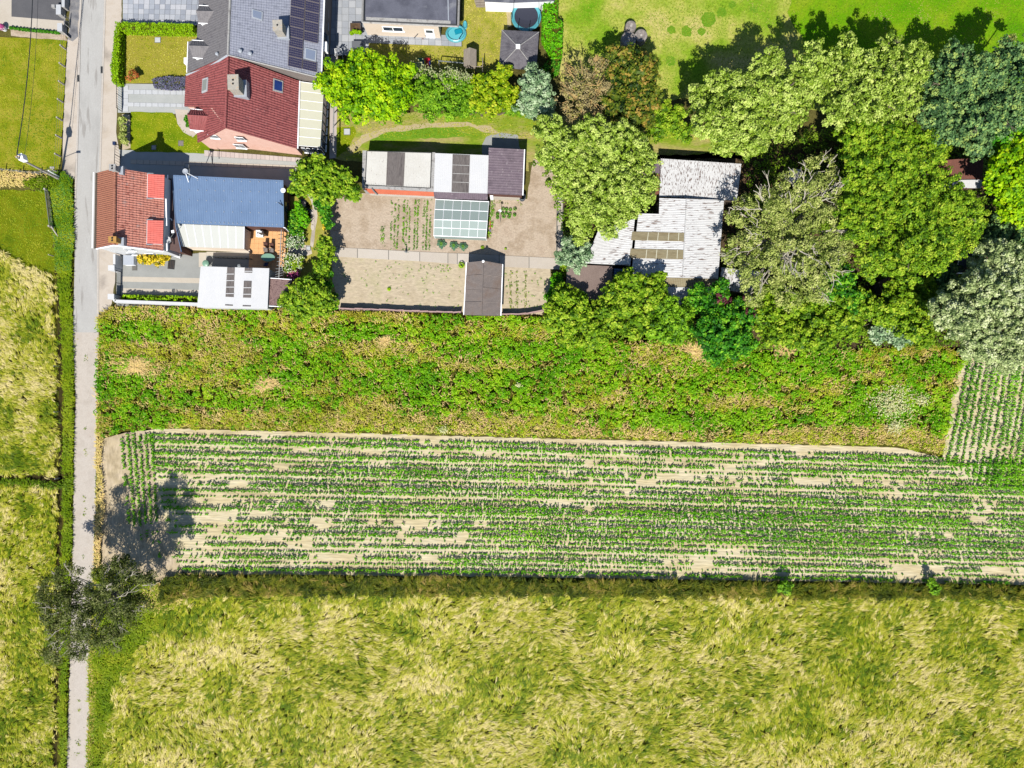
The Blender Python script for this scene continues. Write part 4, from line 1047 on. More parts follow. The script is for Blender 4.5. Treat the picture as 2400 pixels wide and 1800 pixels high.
for e0, e1 in ((a0, a1), (b0, b1)):
    MB().tube([e0 + [0, 0, .02], e1 + [0, 0, .02]], .07, 5).out('gutter', m_gutter, t)
MB().lathe(r1 + [0, -.1, .05], [(.14, 0), (.16, .15), (.05, .2)], 10).out('roof_vent', m_whitep, t)

# low wavy fence at the south of the plots
m_pinkm = M('pinkish_sheet', [C(226, 190, 186), C(206, 170, 164)], 2, 8, .15)
t = thing('sheet_fence', 'low wavy pinkish sheet fence south of the vegetable plots', 'fence', P(1000, 732))
xs = np.linspace(797, 1290, 27)
ys = 724 + 9 * np.clip((xs - 797) / 260, 0, 1) + 5 * np.sin((xs - 1090) / 60) * (xs > 1090) - 8 * np.clip((xs - 1230) / 60, 0, 1)
for i in range(26):
    if 1086 < (xs[i] + xs[i + 1]) / 2 < 1176: continue
    a, b = P(xs[i], ys[i] + random.uniform(-.7, .7)), P(xs[i + 1], ys[i + 1] + random.uniform(-.7, .7))
    n_ = np.array([0, .045, 0])
    MB().prism([(a - n_)[:2], (b - n_)[:2], (b + n_ * 1.5)[:2], (a + n_ * 1.5)[:2]], 0, .95 + random.uniform(-.06, .06)).out('panel', m_pinkm, t)

# ------------------------------------------------------------------ white barns in the wood
t = thing('north_barn', 'northern barn with rust flecked white corrugated roof', 'barn', P(1630, 440))
a, b, c, d = P(1545.5, 460.7, 2.4), P(1727.4, 470, 2.4), P(1737.6, 384, 2.8), P(1549, 371.5, 2.8)
walls('wall', [a, b, c, d], m_woodd, t, .15)
roof('roof', a, b, c, d, m_barnw, t, 'cor', .2, 0, 0)
v, q = relief(P(1527, 405, 2.2), P(1548, 407, 2.2), P(1549, 378, 2.2), P(1528, 375, 2.2), .2, pan, thick=.05); obj('side_roof', v, q, m_mauve, t)
v, q = relief(P(1536, 455, 2.0), P(1545, 455, 2.0), P(1548, 408, 2.1), P(1538, 408, 2.1), .2, pan, thick=.05); obj('side_roof', v, q, M('rusty_sheet', [C(170, 110, 84), C(150, 100, 80)], 2), t)
t = thing('main_barn', 'large barn with streaked white roof and two ochre skylight strips', 'barn', P(1600, 570))
rN_, rS_ = P(1609, 466, 3.3), P(1600, 651, 3.3)
E0, E1 = P(1683, 653, 2.7), P(1697, 468.6, 2.7)
v, q = relief(E0, E1, rN_, rS_, .21, cor, thick=.08); obj('roof_slope', v, q, m_barnh, t)
W0, W1, W2, W3 = P(1544.5, 500.5, 3.0), P(1479, 651, 2.75), P(1484, 500, 2.75), P(1545.5, 464, 3.0)
mN = rN_ + (rS_ - rN_) * .195
v, q = relief(W3, P(1544.5, 501, 3.0), mN, rN_, .21, cor, thick=.08); obj('roof_slope', v, q, m_barnh, t)
v, q = relief(P(1496.5, 500, 2.7), P(1479, 648, 2.7), rS_, mN + (mN - rN_) * .02, .21, cor, thick=.08); obj('roof_slope', v, q, m_barnh, t)
v, q = relief(P(1402, 540, 2.3), P(1370, 617, 2.3), P(1477, 622, 2.68), P(1488, 512, 2.68), .21, cor, thick=.08); obj('roof_slope', v, q, m_barnh, t, label='western lean-to slope with dark joints')
walls('wall', [P(1496.5, 500, 2.7), P(1480, 646, 2.7), P(1600, 650, 2.7), P(1683, 653, 2.7), P(1697, 469, 2.7), P(1546, 465, 2.7), P(1545, 500, 2.7)], m_woodd, t, .15)
walls('wall', [P(1402, 540, 2.2), P(1370, 617, 2.2), P(1475, 622, 2.2), P(1486, 513, 2.2)], m_woodd, t, .3)
pl = plane(P(1496.5, 500, 2.7), P(1479, 648, 2.7), rS_)
for pts in ([(1482, 543), (1605, 546), (1604, 566), (1479, 563)], [(1478, 583), (1602, 586), (1601, 608), (1475, 605)]):
    f = onroof('skylight_strip', pl, pts, .035, .065, m_skyo, t)
    for u in (.3, .49, .69, .88):
        x0 = pts[0][0] + (pts[1][0] - pts[0][0]) * u; x1 = pts[3][0] + (pts[2][0] - pts[3][0]) * u
        onroof('batten', pl, [(x0, pts[0][1] + 2), (x0 + 1.5, pts[0][1] + 2), (x1 + 1.5, pts[3][1] + 1), (x1, pts[3][1] + 1)], .066, .08, m_cream, f)
MB().tube([rN_ + [0, 0, .05], rS_ + [0, 0, .05]], .08, 5).out('ridge_capping', m_barnh, t)
t = thing('south_lean_to', 'grey and white lean-to roofs along the south of the large barn', 'lean-to', P(1610, 690))
v, q = relief(P(1539, 671, 2.3), P(1682, 674, 2.3), P(1683, 654, 2.5), P(1541, 650, 2.5), .21, cor, thick=.05); obj('roof', v, q, m_skyo, t)
v, q = relief(P(1540, 712, 2.1), P(1672, 716, 2.1), P(1681, 675, 2.25), P(1541, 672, 2.25), .21, cor, thick=.05); obj('roof', v, q, m_barnh, t)
walls('wall', [P(1540, 712, 2.1), P(1672, 716, 2.1), P(1682, 655, 2.3), P(1541, 652, 2.3)], m_woodd, t, .2)
MB().lathe(P(1603, 714, 2.2), [(.3, 0), (.32, .1), (.2, .2)], 12).out('vent_cowl', m_whitep, t)
t = thing('blue_shed', 'small blue roofed shed at the south west corner of the large barn', 'shed', P(1455, 655))
a, b, c, d = P(1437, 667, 2.0), P(1477, 669, 2.0), P(1478, 632, 2.2), P(1439, 629, 2.2)
walls('wall', [a, b, c, d], m_woodd, t, .15); m_bluer = M('deep_blue_roof', [C(70, 104, 150), C(84, 116, 160)], 1, rough=.4)
v, q = relief(a, b, c, d, .2, rib, thick=.05); obj('roof', v, q, m_bluer, t)
v, q = relief(P(1478, 649, 2.6), P(1538, 652, 2.6), P(1539, 632, 2.75), P(1478, 630, 2.75), .2, rib, thick=.05); obj('side_roof', v, q, m_bluer, t)
t = thing('brown_roofed_shed', 'low shed with flat brown ribbed roof beside the vegetable plots', 'shed', P(1385, 660))
a, b, c, d = P(1324, 700, 2.0), P(1432, 706, 2.0), P(1436, 624, 2.2), P(1330, 619, 2.2)
walls('wall', [a, b, c, d], m_woodd, t, .15); v, q = relief(a, b, c, d, .2, cor, thick=.05); obj('roof', v, q, M('brown_sheet', [C(168, 148, 138), C(150, 130, 122)], .8, 8, .12), t)
t = thing('side_shed', 'narrow white ribbed shed roof just east of the large barn', 'shed', P(1730, 650))
a, b, c, d = P(1688, 678, 2.2), P(1778, 690, 2.2), P(1782, 636, 2.4), P(1690, 627, 2.4)
walls('wall', [a, b, c, d], m_woodd, t, .15); v, q = relief(a, b, c, d, .24, cor, thick=.05); obj('roof', v, q, m_barnw, t)
t = thing('hidden_hut', 'white and brown roof showing between the eastern tree crowns', 'hut', P(2240, 400))
a, b, c, d = P(2180, 432, 3), P(2301, 440, 3), P(2305, 368, 3.2), P(2180, 378, 3.2)
walls('wall', [a, b, c, d], m_brickd, t, .2)
v, q = relief(P(2180, 420, 3), P(2303, 418, 3), c, d, .22, cor, thick=.05); obj('roof', v, q, M('brown_tiles', [C(150, 96, 80), C(130, 84, 72)], 2, 8, .2), t)
v, q = relief(P(2180, 440, 3.02), P(2300, 441, 3.02), P(2302, 421, 3.05), P(2180, 423, 3.05), .22, cor, thick=.05); obj('side_roof', v, q, m_whiter, t)
t = thing('white_hut', 'small pale hut roof in the shade north of the branching tree', 'hut', P(1870, 420))
a, b, c, d = P(1849, 426, 2), P(1866, 428, 2), P(1878, 397, 2.1), P(1850, 396, 2.1)
walls('wall', [a, b, c, d], m_woodd, t, .1); v, q = relief(a, b, c, d, .2, cor, thick=.04); obj('roof', v, q, m_whiter, t)
t = thing('tiled_hut', 'small hut with broken brown tiles at the edge of the wood', 'hut', P(2080, 670))
a, b, c, d = P(2068, 690, 2.2), P(2096, 684, 2.2), P(2084, 648, 2.4), P(2060, 662, 2.4)
walls('wall', [a, b, c, d], m_dark, t, .1); v, q = relief(a, b, c, d, .2, pan, .25, .02, thick=.05); obj('roof', v, q, M('broken_tiles', [C(170, 120, 104), C(96, 76, 76), C(190, 170, 160)], 3, 8, .2), t)
t = thing('frame_hut', 'dark hut with white edged flat roof beside the silver leaved tree', 'hut', P(2265, 650))
top = [P(2240, 640, 2.2), P(2272, 640, 2.2), P(2280, 590, 2.2), P(2252, 586, 2.2)]
walls('wall', top, m_dark, t, .1); MB().prism([p[:2] for p in top], 2.1, 2.2).out('roof', m_bitum, t)
m = MB()
for i in range(4): m.tube([top[i] + [0, 0, .04], top[(i + 1) % 4] + [0, 0, .04]], .06, 4)
m.out('roof_edge', m_gutter, t)

# ------------------------------------------------------------------ poles, wires, fences on the west
q = P(142, 421); t = thing('utility_pole', 'leaning looking grey utility pole with transformer beside the road', 'utility pole', q)
MB().tube([q, P(38, 368, 7.9)], [.16, .10], 8).out('pole', m_concp, t)
MB().box(P(53, 370, 7.0), (.55, .7, .8), .3).out('transformer', m_whitep, t)
MB().tube([P(34, 366, 7.85), P(46, 366, 7.7)], .06, 6).out('insulator', col('orange_insulator', 230, 180, 100), t)
MB().tube([P(40, 364, 7.8), P(41, 352, 7.9)], .07, 6).out('cable_clamp', m_dark, t)
p0 = P(95, 401, 3.6); MB().tube([p0, p0 + [1.6, 0.2, .6]], .035, 5).out('lamp_arm', m_dark, t); MB().box(p0 + [1.8, .22, .6], (.5, .22, .12)).out('lamp_head', m_coping, t)
q = P(143, 417); t = thing('pole_stub', 'short white post standing next to the utility pole', 'post', q)
MB().tube([q, P(113, 399.5, 2.7)], [.09, .07], 6).out('shaft', m_gutter, t)
for k, (a, b, lab) in enumerate((((41, 353, 7.9), (78, -60, 8.3), 'thick black cable running north from the utility pole'), ((58, 362, 7.2), (90, -60, 7.6), 'thin black cable running north beside the thick one'))):
    t = thing('overhead_cable', lab, 'cable', P(*a)); pa, pb = P(*a), P(*b)
    pts = [pa + (pb - pa) * i / 10 - [0, 0, .5 * 4 * (i / 10) * (1 - i / 10)] for i in range(11)]
    MB().tube(pts, .05 if k == 0 else .02, 5).out('wire', m_dark, t)
posts = [(155, 116), (153, 157), (151.5, 199), (149, 240.5), (147, 283), (145, 324), (142.6, 367)]
t = thing('wire_fence', 'wire fence on concrete posts between the western lawn and the pavement', 'fence', P(*posts[0]))
for x, y in posts: q = P(x, y); MB().box(q + [0, 0, .58], (.15, .15, 1.16)).out('post', m_concp, t)
for z in (.35, .75, 1.1): MB().tube([P(158, 90) + [0, 0, z]] + [P(x, y) + [0, 0, z] for x, y in posts] + [P(141, 400) + [0, 0, z]], .012, 3).out('wire', m_steel, t)
posts = [(-40, 400), (14, 401), (54, 406), (97, 410), (138, 404)]
t = thing('wire_fence', 'wire fence along the hay strip south of the western lawn', 'fence', P(*posts[0]))
for x, y in posts: q = P(x, y); MB().box(q + [0, 0, .6], (.12, .12, 1.2)).out('post', m_concp, t)
for z in (.35, .75, 1.1): MB().tube([P(x, y) + [0, 0, z] for x, y in posts], .012, 3).out('wire', m_steel, t)
a, b = P(120, 453), P(130, 531)
t = thing('field_gate', 'green grey tubular field gate into the mown paddock', 'gate', a)
for z in (.15, .35, .55, .75, .95, 1.15): MB().tube([a + [0, 0, z], b + [0, 0, z]], .028 if z < 1.1 else .045, 5).out('rail', m_steel, t)
for u in (0, .25, .5, .75, 1): p = a + (b - a) * u; MB().tube([p + [0, 0, .1], p + [0, 0, 1.18]], .035, 5).out('upright', m_steel, t)
for p, lab in ((a, 'pale concrete gatepost at the north end of the field gate'), (b, 'pale concrete gatepost at the south end of the field gate')):
    t = thing('gatepost', lab, 'gatepost', p, 'posts of the field gate'); MB().box(p + [0, .2 if p is a else -.2, .65], (.2, .2, 1.3)).out('shaft', m_concp, t)
b = P(131, 533); t = thing('fallen_post', 'pale concrete post slanting south of the field gate', 'post', b); MB().tube([b + [0, 0, 1.0], b + [.6, -1.4, .3]], .08, 5).out('shaft', m_concp, t)
for i, (x, y) in enumerate([(126, 600), (126, 784), (138, 858), (139, 965), (141, 1120)]):
    q = P(x, y); t = thing('fence_stake', ['pale stake in the mown paddock corner', 'white stake beside the ditch, north of the track start', 'white stake in straw grass west of the track', 'pale stake among green ditch grass', 'southernmost pale stake along the ditch'][i], 'stake', q, 'stakes along the ditch')
    MB().box(q + [0, 0, .5], (.1, .1, 1.0)).out('shaft', m_concp, t)
# entrance at the top left
for lab, (x, y), d in (('tall white brick gate pillar at the top left driveway', (150, 33), (.5, 1.1)), ('low white pillar beside the small metal gate', (153, 74), (.5, .9))):
    q = P(x, y); t = thing('gate_pillar', lab, 'pillar', q); MB().box(q + [0, 0, .5], (d[0], d[1], 1.0)).out('shaft', m_coping, t); MB().box(q + [0, 0, 1.03], (d[0] + .1, d[1] + .1, .07)).out('cap', m_concw, t)
wall('garden_wall', 'white wall along the driveway at the top left', [(161, -60), (159.5, 26)], .3, 0.9, m_coping, coping=m_concw)
wall('garden_wall', 'low slanting wall piece south of the small metal gate', [(153, 80), (166, 92)], .15, .5, m_concp)
bar_gate('small white framed gate between the two top left pillars', P(165, 47), P(164, 66), 1.1, 6, m_coping)
q = P(139, 26); t = thing('letterbox_post', 'grey letterbox on the driveway beside the white wall', 'letterbox', q); MB().box(q + [0, 0, 1.0], (.4, .35, .35)).out('box', m_coping, t); MB().box(q + [0, 0, .4], (.1, .1, .8)).out('post', m_dark, t)
q = P(12, 69); t = thing('flower_pot', 'white pot of bright pink flowers by the drive', 'flower pot', q)
MB().lathe(q, [(.28, 0), (.36, .5), (.4, .52), (.34, .5), (.3, .45)], 14).out('pot', m_whitep, t)
potq = q
q = P(-22, 45); t = thing('parked_car', 'pale blue parked car at the left edge of the picture', 'car', q)
m = MB(); prof = [(-2.1, .35), (-2.1, .75), (-1.2, .95), (1.6, .95), (2.1, .8), (2.1, .35)]
v = []; f = []
for s in (-.85, .85):
    for y_, z_ in prof: v.append(q + [s, y_, z_])
f = [[0, 1, 2, 3, 4, 5], [11, 10, 9, 8, 7, 6]] + [[i, i + 6, (i + 1) % 6 + 6, (i + 1) % 6] for i in range(6)]
m_car = M('pale_blue_paint', [C(150, 180, 220)], rough=.2, spec=.6)
obj('body', v, f, m_car, t)
MB().prism([q[:2] + [-.8, -1.2], q[:2] + [.8, -1.2], q[:2] + [.8, 1.5], q[:2] + [-.8, 1.5]], .95, 1.42, [q[:2] + [-.62, -.6], q[:2] + [.62, -.6], q[:2] + [.62, 1.1], q[:2] + [-.62, 1.1]]).out('cabin_glass', m_glassd, t)
MB().box(q + [0, .25, 1.44], (1.25, 1.6, .05)).out('car_roof', m_car, t)
for s in (-.85, .85):
    for y_ in (-1.35, 1.35): MB().tube([q + [s - .1, y_, .32], q + [s + .1, y_, .32]], .32, 14).out('wheel', m_black, t)
# manholes, lids and drains
for nm, lab, (x, y), w, mt in (('drain_grate', 'rusty drain grate on the east kerb of the road', (239, 164), (.18, .75), m_dark), ('drain_grate', 'rusty drain grate on the west kerb of the road', (184, 184), (.18, .75), m_dark), ('inspection_cover', 'white square cover on the dry front lawn', (370, 94), (.65, .6), m_concw),
        ('inspection_cover', 'grey square cover on the green front lawn', (424.5, 336), (.55, .55), m_greyw), ('inspection_cover', 'round grey cover in the shaded lawn tip', (361, 346), (.5, .5), m_coping), ('inspection_cover', 'square drain lid in the grey gravel yard', (316, 628), (.5, .5), m_joint),
        ('paving_stone', 'pale square stone on the grass beside the conservatory', (813.5, 309), (.7, .7), m_concw), ('paving_stone', 'white square stone on the sandy garden path', (723, 582), (.45, .45), m_concw), ('inspection_cover', 'pale blue square cover in the yard shadow', (439, 389), (.5, .5), m_concg)):
    q = P(x, y); t = thing(nm, lab, nm.replace('_', ' '), q); MB().box(q + [0, 0, .045], (w[0], w[1], .05)).out('lid', mt, t)
    MB().box(q + [0, 0, .03], (w[0] + .12, w[1] + .12, .05)).out('frame', m_joint, t)
# yard things
q = P(303, 606); t = thing('chest', 'pale blue flat chest against the white gable wall', 'chest', P(309, 613)); q = P(309, 612)
MB().box(q + [0, 0, .35], (1.25, 1.15, .7)).out('body', m_whitep, t); MB().box(q + [0, 0, .73], (1.3, 1.2, .06)).out('lid', M('pale_blue_lid', [C(212, 220, 232)], rough=.4), t)
q = P(412, 600); t = thing('white_bench', 'white slatted bench standing by the dark mat', 'bench', q)
for i in range(4): MB().box(q + [0.1, -.1 + i * .2, .45], (1.4, .1, .04), -.35).out('slat', m_whitep, t)
for i in range(3): MB().box(q + [.0, .75, .55 + i * .14], (1.4, .05, .09), -.35).out('back_slat', m_whitep, t)
for s in (-.6, .6): MB().box(q + [s, .2 - s * .35, .22], (.08, .5, .44)).out('leg', m_whitep, t)
q = P(402, 620); t = thing('door_mat', 'dark lattice mat lying on the grey gravel yard', 'mat', q); MB().box(q + [0, 0, .035], (.85, 1.15, .03), -.1).out('mat', m_dark, t)
for i in range(4): MB().box(q + [-.3 + i * .2, 0, .055], (.05, 1.05, .01), -.1).out('strip', m_woodd, t)
q = P(489, 620); t = thing('barbecue', 'covered black barbecue with pale lid beside the yard fence', 'barbecue', q)
MB().lathe(q, [(.38, .5), (.42, .75), (.4, .9), (.2, 1.0), (.02, 1.02)], 14).out('lid', m_green, t); 
for a in range(3): MB().tube([q + [0, 0, .6], q + [.4 * math.cos(a * 2.1), .4 * math.sin(a * 2.1), 0]], .03, 4).out('leg', m_dark, t)
t = thing('yard_railing', 'black metal railing south of the pale veranda', 'railing', P(500, 602))
a, b = P(505, 604), P(592, 608)
for z in (.1, .9): MB().tube([a + [0, 0, z], b + [0, 0, z]], .035, 4).out('rail', m_dark, t)
for i in range(9): p = a + (b - a) * i / 8; MB().tube([p, p + [0, 0, .92]], .03, 4).out('post', m_dark, t)
q = P(633, 606); t = thing('oval_table', 'oval pale green garden table on the orange terrace', 'table', q)
MB().lathe(q, [(.0, .70), (.66, .70), (.68, .73), (.66, .76), (.0, .76)], 28, 1.28, .74).out('table_top', m_green, t)
for dx in (-.5, .5):
    for dy in (-.25, .25): MB().tube([q + [dx, dy, 0], q + [dx * .9, dy * .9, .7]], .035, 5).out('leg', m_whitep, t)
for i, (x, y, lab, mm_, rz) in enumerate(((626, 575, 'western brown chair north of the oval green table', m_brickd, 0), (640, 577, 'eastern brown chair north of the oval green table', m_brickd, 0), (626, 588, 'western folded grey chair at the oval green table', m_greyw, 1), (640, 589, 'eastern folded grey chair at the oval green table', m_greyw, 1), (627, 621, 'navy chair in the shade south of the oval green table', col('navy_plastic', 30, 50, 100), 2))):
    q = P(x, y); t = thing('garden_chair', lab, 'chair', q, 'chairs around the oval green table')
    MB().box(q + [0, 0, .43], (.46, .44, .04)).out('seat', mm_, t); MB().box(q + [0, .22 if rz != 2 else -.22, .68], (.44, .05, .48)).out('backrest', mm_, t)
    for dx in (-.18, .18):
        for dy in (-.17, .17): MB().box(q + [dx, dy, .21], (.04, .04, .42)).out('leg', mm_, t)
        MB().box(q + [dx * 1.2, 0, .62], (.04, .4, .03)).out('armrest', mm_, t)
q = P(613, 551); t = thing('white_armchair', 'white plastic armchair at the top of the orange terrace', 'armchair', q)
MB().box(q + [0, 0, .42], (.75, .7, .08)).out('seat', m_whitep, t); MB().box(q + [0.05, .34, .75], (.75, .1, .6)).out('backrest', m_whitep, t)
for s in (-.38, .38): MB().box(q + [s, 0, .55], (.1, .7, .3)).out('armrest', m_whitep, t)
for dx in (-.3, .3):
    for dy in (-.28, .28): MB().box(q + [dx, dy, .2], (.07, .07, .4)).out('leg', m_whitep, t)
q = P(663, 590); t = thing('tv_aerial', 'tall comb shaped aerial with many cross bars east of the terrace', 'aerial', q)
a, b = P(659.5, 538, 2.6), P(653.5, 651, 2.3)
MB().tube([a, b], .055, 6).out('boom', m_coping, t)
for i, u in enumerate((.1, .18, .29, .36, .43, .5, .58, .66, .74, .81, .87, .92, .97)):
    p = a + (b - a) * u; w = .33 if i < 9 else .45
    MB().tube([p + [-w, (-.06 if i > 9 else 0) , 0], p + [w, (.15 if i > 9 else 0), 0]], .035, 4).out('cross_bar', m_steel if i > 5 else m_woodd, t)
MB().tube([q, P(656, 590, 2.45)], .05, 5).out('mast', m_steel, t)
t = thing('terrace_fence', 'dark post and rail fence on the east edge of the orange terrace', 'fence', P(671, 600))
a, b = P(672, 545), P(668, 632)
for i in range(8): p = a + (b - a) * i / 7; MB().tube([p, p + [0, 0, 1.2]], .06, 5).out('post', m_woodd, t)
MB().tube([a + [0, 0, 1.15], b + [0, 0, 1.15]], .05, 5).out('rail', m_woodd, t)
t = thing('garden_pond', 'crescent shaped dark pond basin in the small garden', 'pond', P(720, 480))
sheet('water', [(702, 470), (709, 466), (718, 470), (726, 482), (729, 498), (728, 516), (722, 520), (723, 500), (716, 486), (708, 476)], .03, m_water, t)
for i, (x, y, r) in enumerate([(713, 478, 5), (731, 498, 5), (733, 510, 5), (734, 522, 5), (733, 532, 5)]):
    q = P(x, y); t = thing('stepping_stone', ['pale stepping stone north of the pond', 'pale stepping stone beside the pond curve', 'long pale stepping stone below the pond curve', 'pale stepping stone in mid garden grass', 'southern pale stepping stone in garden grass'][i], 'stepping stone', q, 'stepping stones of the small garden')
    MB().lathe(q, [(.26, 0), (.28, .05), (.22, .07), (.01, .07)], 8, .9, 1.5).out('stone', m_pathslab[i % 3], t)
for lab, (x, y) in (('grey bicycle pump stand on the garden path', (952, 591)), ('metal watering can at the west end of the garden path', (795, 585))):
    q = P(x, y); nm = 'hand_pump' if 'pump' in lab else 'watering_can'; t = thing(nm, lab.replace('bicycle pump stand', 'hand pump with tall handle'), nm.replace('_', ' '), q)
    MB().lathe(q, [(.13, 0), (.15, .35), (.08, .4), (.05, .9 if nm == 'hand_pump' else .42)], 10).out('body', m_steel, t); MB().tube([q + [0, 0, .3], q + [.4, -.15, .6]], .04, 5).out('spout', m_steel, t); MB().tube([q + [-.1, 0, .4], q + [-.1, 0, 1.3 if nm == 'hand_pump' else .6], q + [-.35, .1, 1.2 if nm == 'hand_pump' else .5]], .03, 5).out('handle', m_dark, t)
q = P(1173, 522); t = thing('planted_pole', 'leaning bamboo pole with a white cloth in the vegetable plot', 'pole', q)
MB().tube([q, P(1171, 494, 2.3)], .035, 5).out('pole', m_wood, t); MB().box(P(1172, 494, 1.9), (.28, .32, .04), .5).out('cloth', m_whitep, t)
for i, (x, y, r, lab) in enumerate(((1479, 60, 13, 'smallest round white capped bale at the edge of the meadow'), (1503, 82, 15, 'sunlit round bale on the right of the three'), (1474, 90, 18, 'largest round bale, shaded by the tree'))):
    r *= .053; q = P(x, y) * [.985, .985, 1]; t = thing('round_bale', lab, 'bale', q, 'round bales under the tree')
    MB().lathe(q, [(r * .96, 0), (r, .15), (r, 1.1), (r * .93, 1.22), (r * .7, 1.24), (.02, 1.2)], 20).out('bale', M('bale_wrap_%d' % i, [C(190, 178, 166), C(150, 142, 136), C(206, 196, 184)], 2, 8, .2), t)
    MB().lathe(q + [0, 0, 1.2], [(.14, 0), (.14, .06), (.02, .06)], 10).out('cap', m_concp, t)

# ------------------------------------------------------------------ foliage
def norm(a): return a / (np.linalg.norm(a, axis=-1, keepdims=True) + 1e-9)
def leaves(c, n, L, Wd):
    """folded leaf quads: c centres, n normals, L/Wd length and width"""
    k = len(c)
    t = norm(np.cross(n, rng.normal(size=(k, 3)))); b = np.cross(n, t)
    L = np.broadcast_to(np.asarray(L, float).reshape(-1, 1) if np.ndim(L) else L, (k, 1)); Wd = np.broadcast_to(np.asarray(Wd, float).reshape(-1, 1) if np.ndim(Wd) else Wd, (k, 1))
    return np.stack([c - t * L / 2, c + b * Wd / 2 - t * L * .08, c + t * L / 2 - n * L * .12, c - b * Wd / 2 - t * L * .08], 1)
def crown(lobes, dens=1.0, leaf=.26, cl=.62, flat_=.75, fill=True, tintn=.35, low=-.3):
    """lobes: list of (centre xyz, radius m). Leaf clusters on an uneven shell, large leaves within, tinted darker for the inner shade."""
    Q = []; T = []; tips = []
    for c, r in lobes:
        ncl = int(max(9, 4.0 * (r / cl) ** 2 * .9))
        d = rng.normal(size=(ncl * 2, 3)); d = norm(d); d = d[d[:, 2] > low][:ncl]
        rad = r * rng.uniform(.62, 1.10, (len(d), 1))
        az = np.arctan2(d[:, 1], d[:, 0])
        rad *= (1 + .10 * np.sin(az * 3 + rng.uniform(0, 6)) + .07 * np.sin(az * 5 + rng.uniform(0, 6)))[:, None]
        cc = c + d * rad * [1, 1, flat_]
        tips.append(cc)
        rc = cl * rng.uniform(.55, 1.15, len(d))
        m = np.maximum(8, (dens * 50 * (rc / .6) ** 2 * (.26 / leaf) ** 2).astype(int))
        I = np.repeat(np.arange(len(d)), m)
        dd = rng.normal(size=(len(I), 3)); dd[:, 2] = np.abs(dd[:, 2]) * 1.0 - .25; dd = norm(dd)
        p = cc[I] + dd * rc[I][:, None] * rng.uniform(.45, 1.0, (len(I), 1)) * [1, 1, .8]
        n = norm(dd * .75 + d[I] * .2 + [0, -.12, .5] + rng.normal(size=(len(I), 3)) * .34)
        s = leaf * rng.uniform(.65, 1.25, len(I))
        Q.append(leaves(p, n, s * 1.15, s * .85))
        tc = rng.normal(.5, tintn * .45, len(d))
        T.append(tc[I] + rng.normal(0, .2, len(I)))
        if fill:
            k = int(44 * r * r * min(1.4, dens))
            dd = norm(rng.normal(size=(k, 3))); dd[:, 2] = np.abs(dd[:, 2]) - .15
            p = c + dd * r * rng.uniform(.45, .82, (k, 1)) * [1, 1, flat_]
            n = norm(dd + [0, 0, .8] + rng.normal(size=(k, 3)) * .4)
            Q.append(leaves(p, n, leaf * 2.0, leaf * 1.6)); T.append(rng.normal(.28, .12, k))  # shade inside the crown put into these leaves as a darker tint
    return np.concatenate(Q), np.concatenate(T), np.concatenate(tips)
def limb(m, a, b, r0, r1, wig=.12, n=4):
    a = np.asarray(a, float); b = np.asarray(b, float); L = np.linalg.norm(b - a)
    pts = [a + (b - a) * i / n + (rng.normal(size=3) * wig * L / n if 0 < i < n else 0) for i in range(n + 1)]
    m.tube(pts, [r0 + (r1 - r0) * i / n for i in range(n + 1)], 5)
    return pts
def tree(name, label, cat, spec, zc, mat, bark=None, dens=1.0, leaf=.24, cl=.5, fl=.75, fill=True, group=None, twigs=0, twigr=.045, tint=.5, zj=.12, extra=None, low=-.3, twiglen=.25, trunk=.22):
    lobes = []
    for (x, y, r) in spec:
        z = zc * (1 + random.uniform(-zj, zj))
        lobes.append((P(x, y, z), r * (H - z) / F))
        for q_ in range(2):
            a_ = random.uniform(0, 6.28); z2 = z * random.uniform(.8, 1.12); rr = r * random.uniform(.28, .42)
            lobes.append((P(x + math.cos(a_) * (r - rr * .35), y + math.sin(a_) * (r - rr * .35), z2), rr * (H - z2) / F))
    mean = np.mean([c for c, r in lobes], 0)
    base = np.array([mean[0], mean[1], 0.0])
    t = thing(name, label, cat, base, group)
    m = MB()
    fork = base + [0, 0, mean[2] * .45]
    limb(m, base, fork, trunk, trunk * .75, .05)
    q, tt, tips = crown(lobes, dens, leaf, cl, fl, fill, tint, low)
    for c, r in lobes:
        pts = limb(m, fork, c - [0, 0, r * .2], trunk * .6, trunk * .3, .15)
        for k in range(4):
            dd = norm(rng.normal(size=3) * [1, 1, .5] + [0, 0, .3]); limb(m, pts[-1], c + dd * r * .7 * [1, 1, fl], trunk * .25, .03, .2)
    m.out('trunk', bark or m_bark, t)
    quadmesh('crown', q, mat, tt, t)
    if extra:
        em, frac, es = extra
        s = tips[rng.random(len(tips)) < frac]
        I = np.repeat(np.arange(len(s)), 14)
        p = s[I] + rng.normal(size=(len(I), 3)) * .28 + [0, 0, .35]
        quadmesh('blossom', leaves(p, norm(rng.normal(size=(len(I), 3)) * .4 + [0, 0, 1]), es, es), em, rng.random(len(I)), t)
    if twigs:
        m = MB()
        for k in range(twigs):
            c, r = lobes[rng.integers(len(lobes))]
            a = rng.uniform(0, 6.28); st = c + np.array([math.cos(a), math.sin(a), 0]) * r * rng.uniform(.1, .5) + [0, 0, r * fl * .55]
            d = norm(np.array([st[0] - mean[0], st[1] - mean[1], 0]) / (r + 1) + rng.normal(size=3) * .35 * [1, 1, .2])
            ln = r * twiglen * rng.uniform(1.2, 3)
            en = st + d * ln + [0, 0, ln * .25]
            pts = limb(m, st, en, twigr * 1.3, twigr * .5, .22, 5)
            for _ in range(3):
                s0 = pts[rng.integers(1, 5)]; d2 = norm(d + rng.normal(size=3) * .7 * [1, 1, .3])
                limb(m, s0, s0 + d2 * ln * rng.uniform(.3, .6), twigr * .7, twigr * .3, .2, 3)
        m.out('branches', bark or m_bark, t, kind='stuff')
    return t
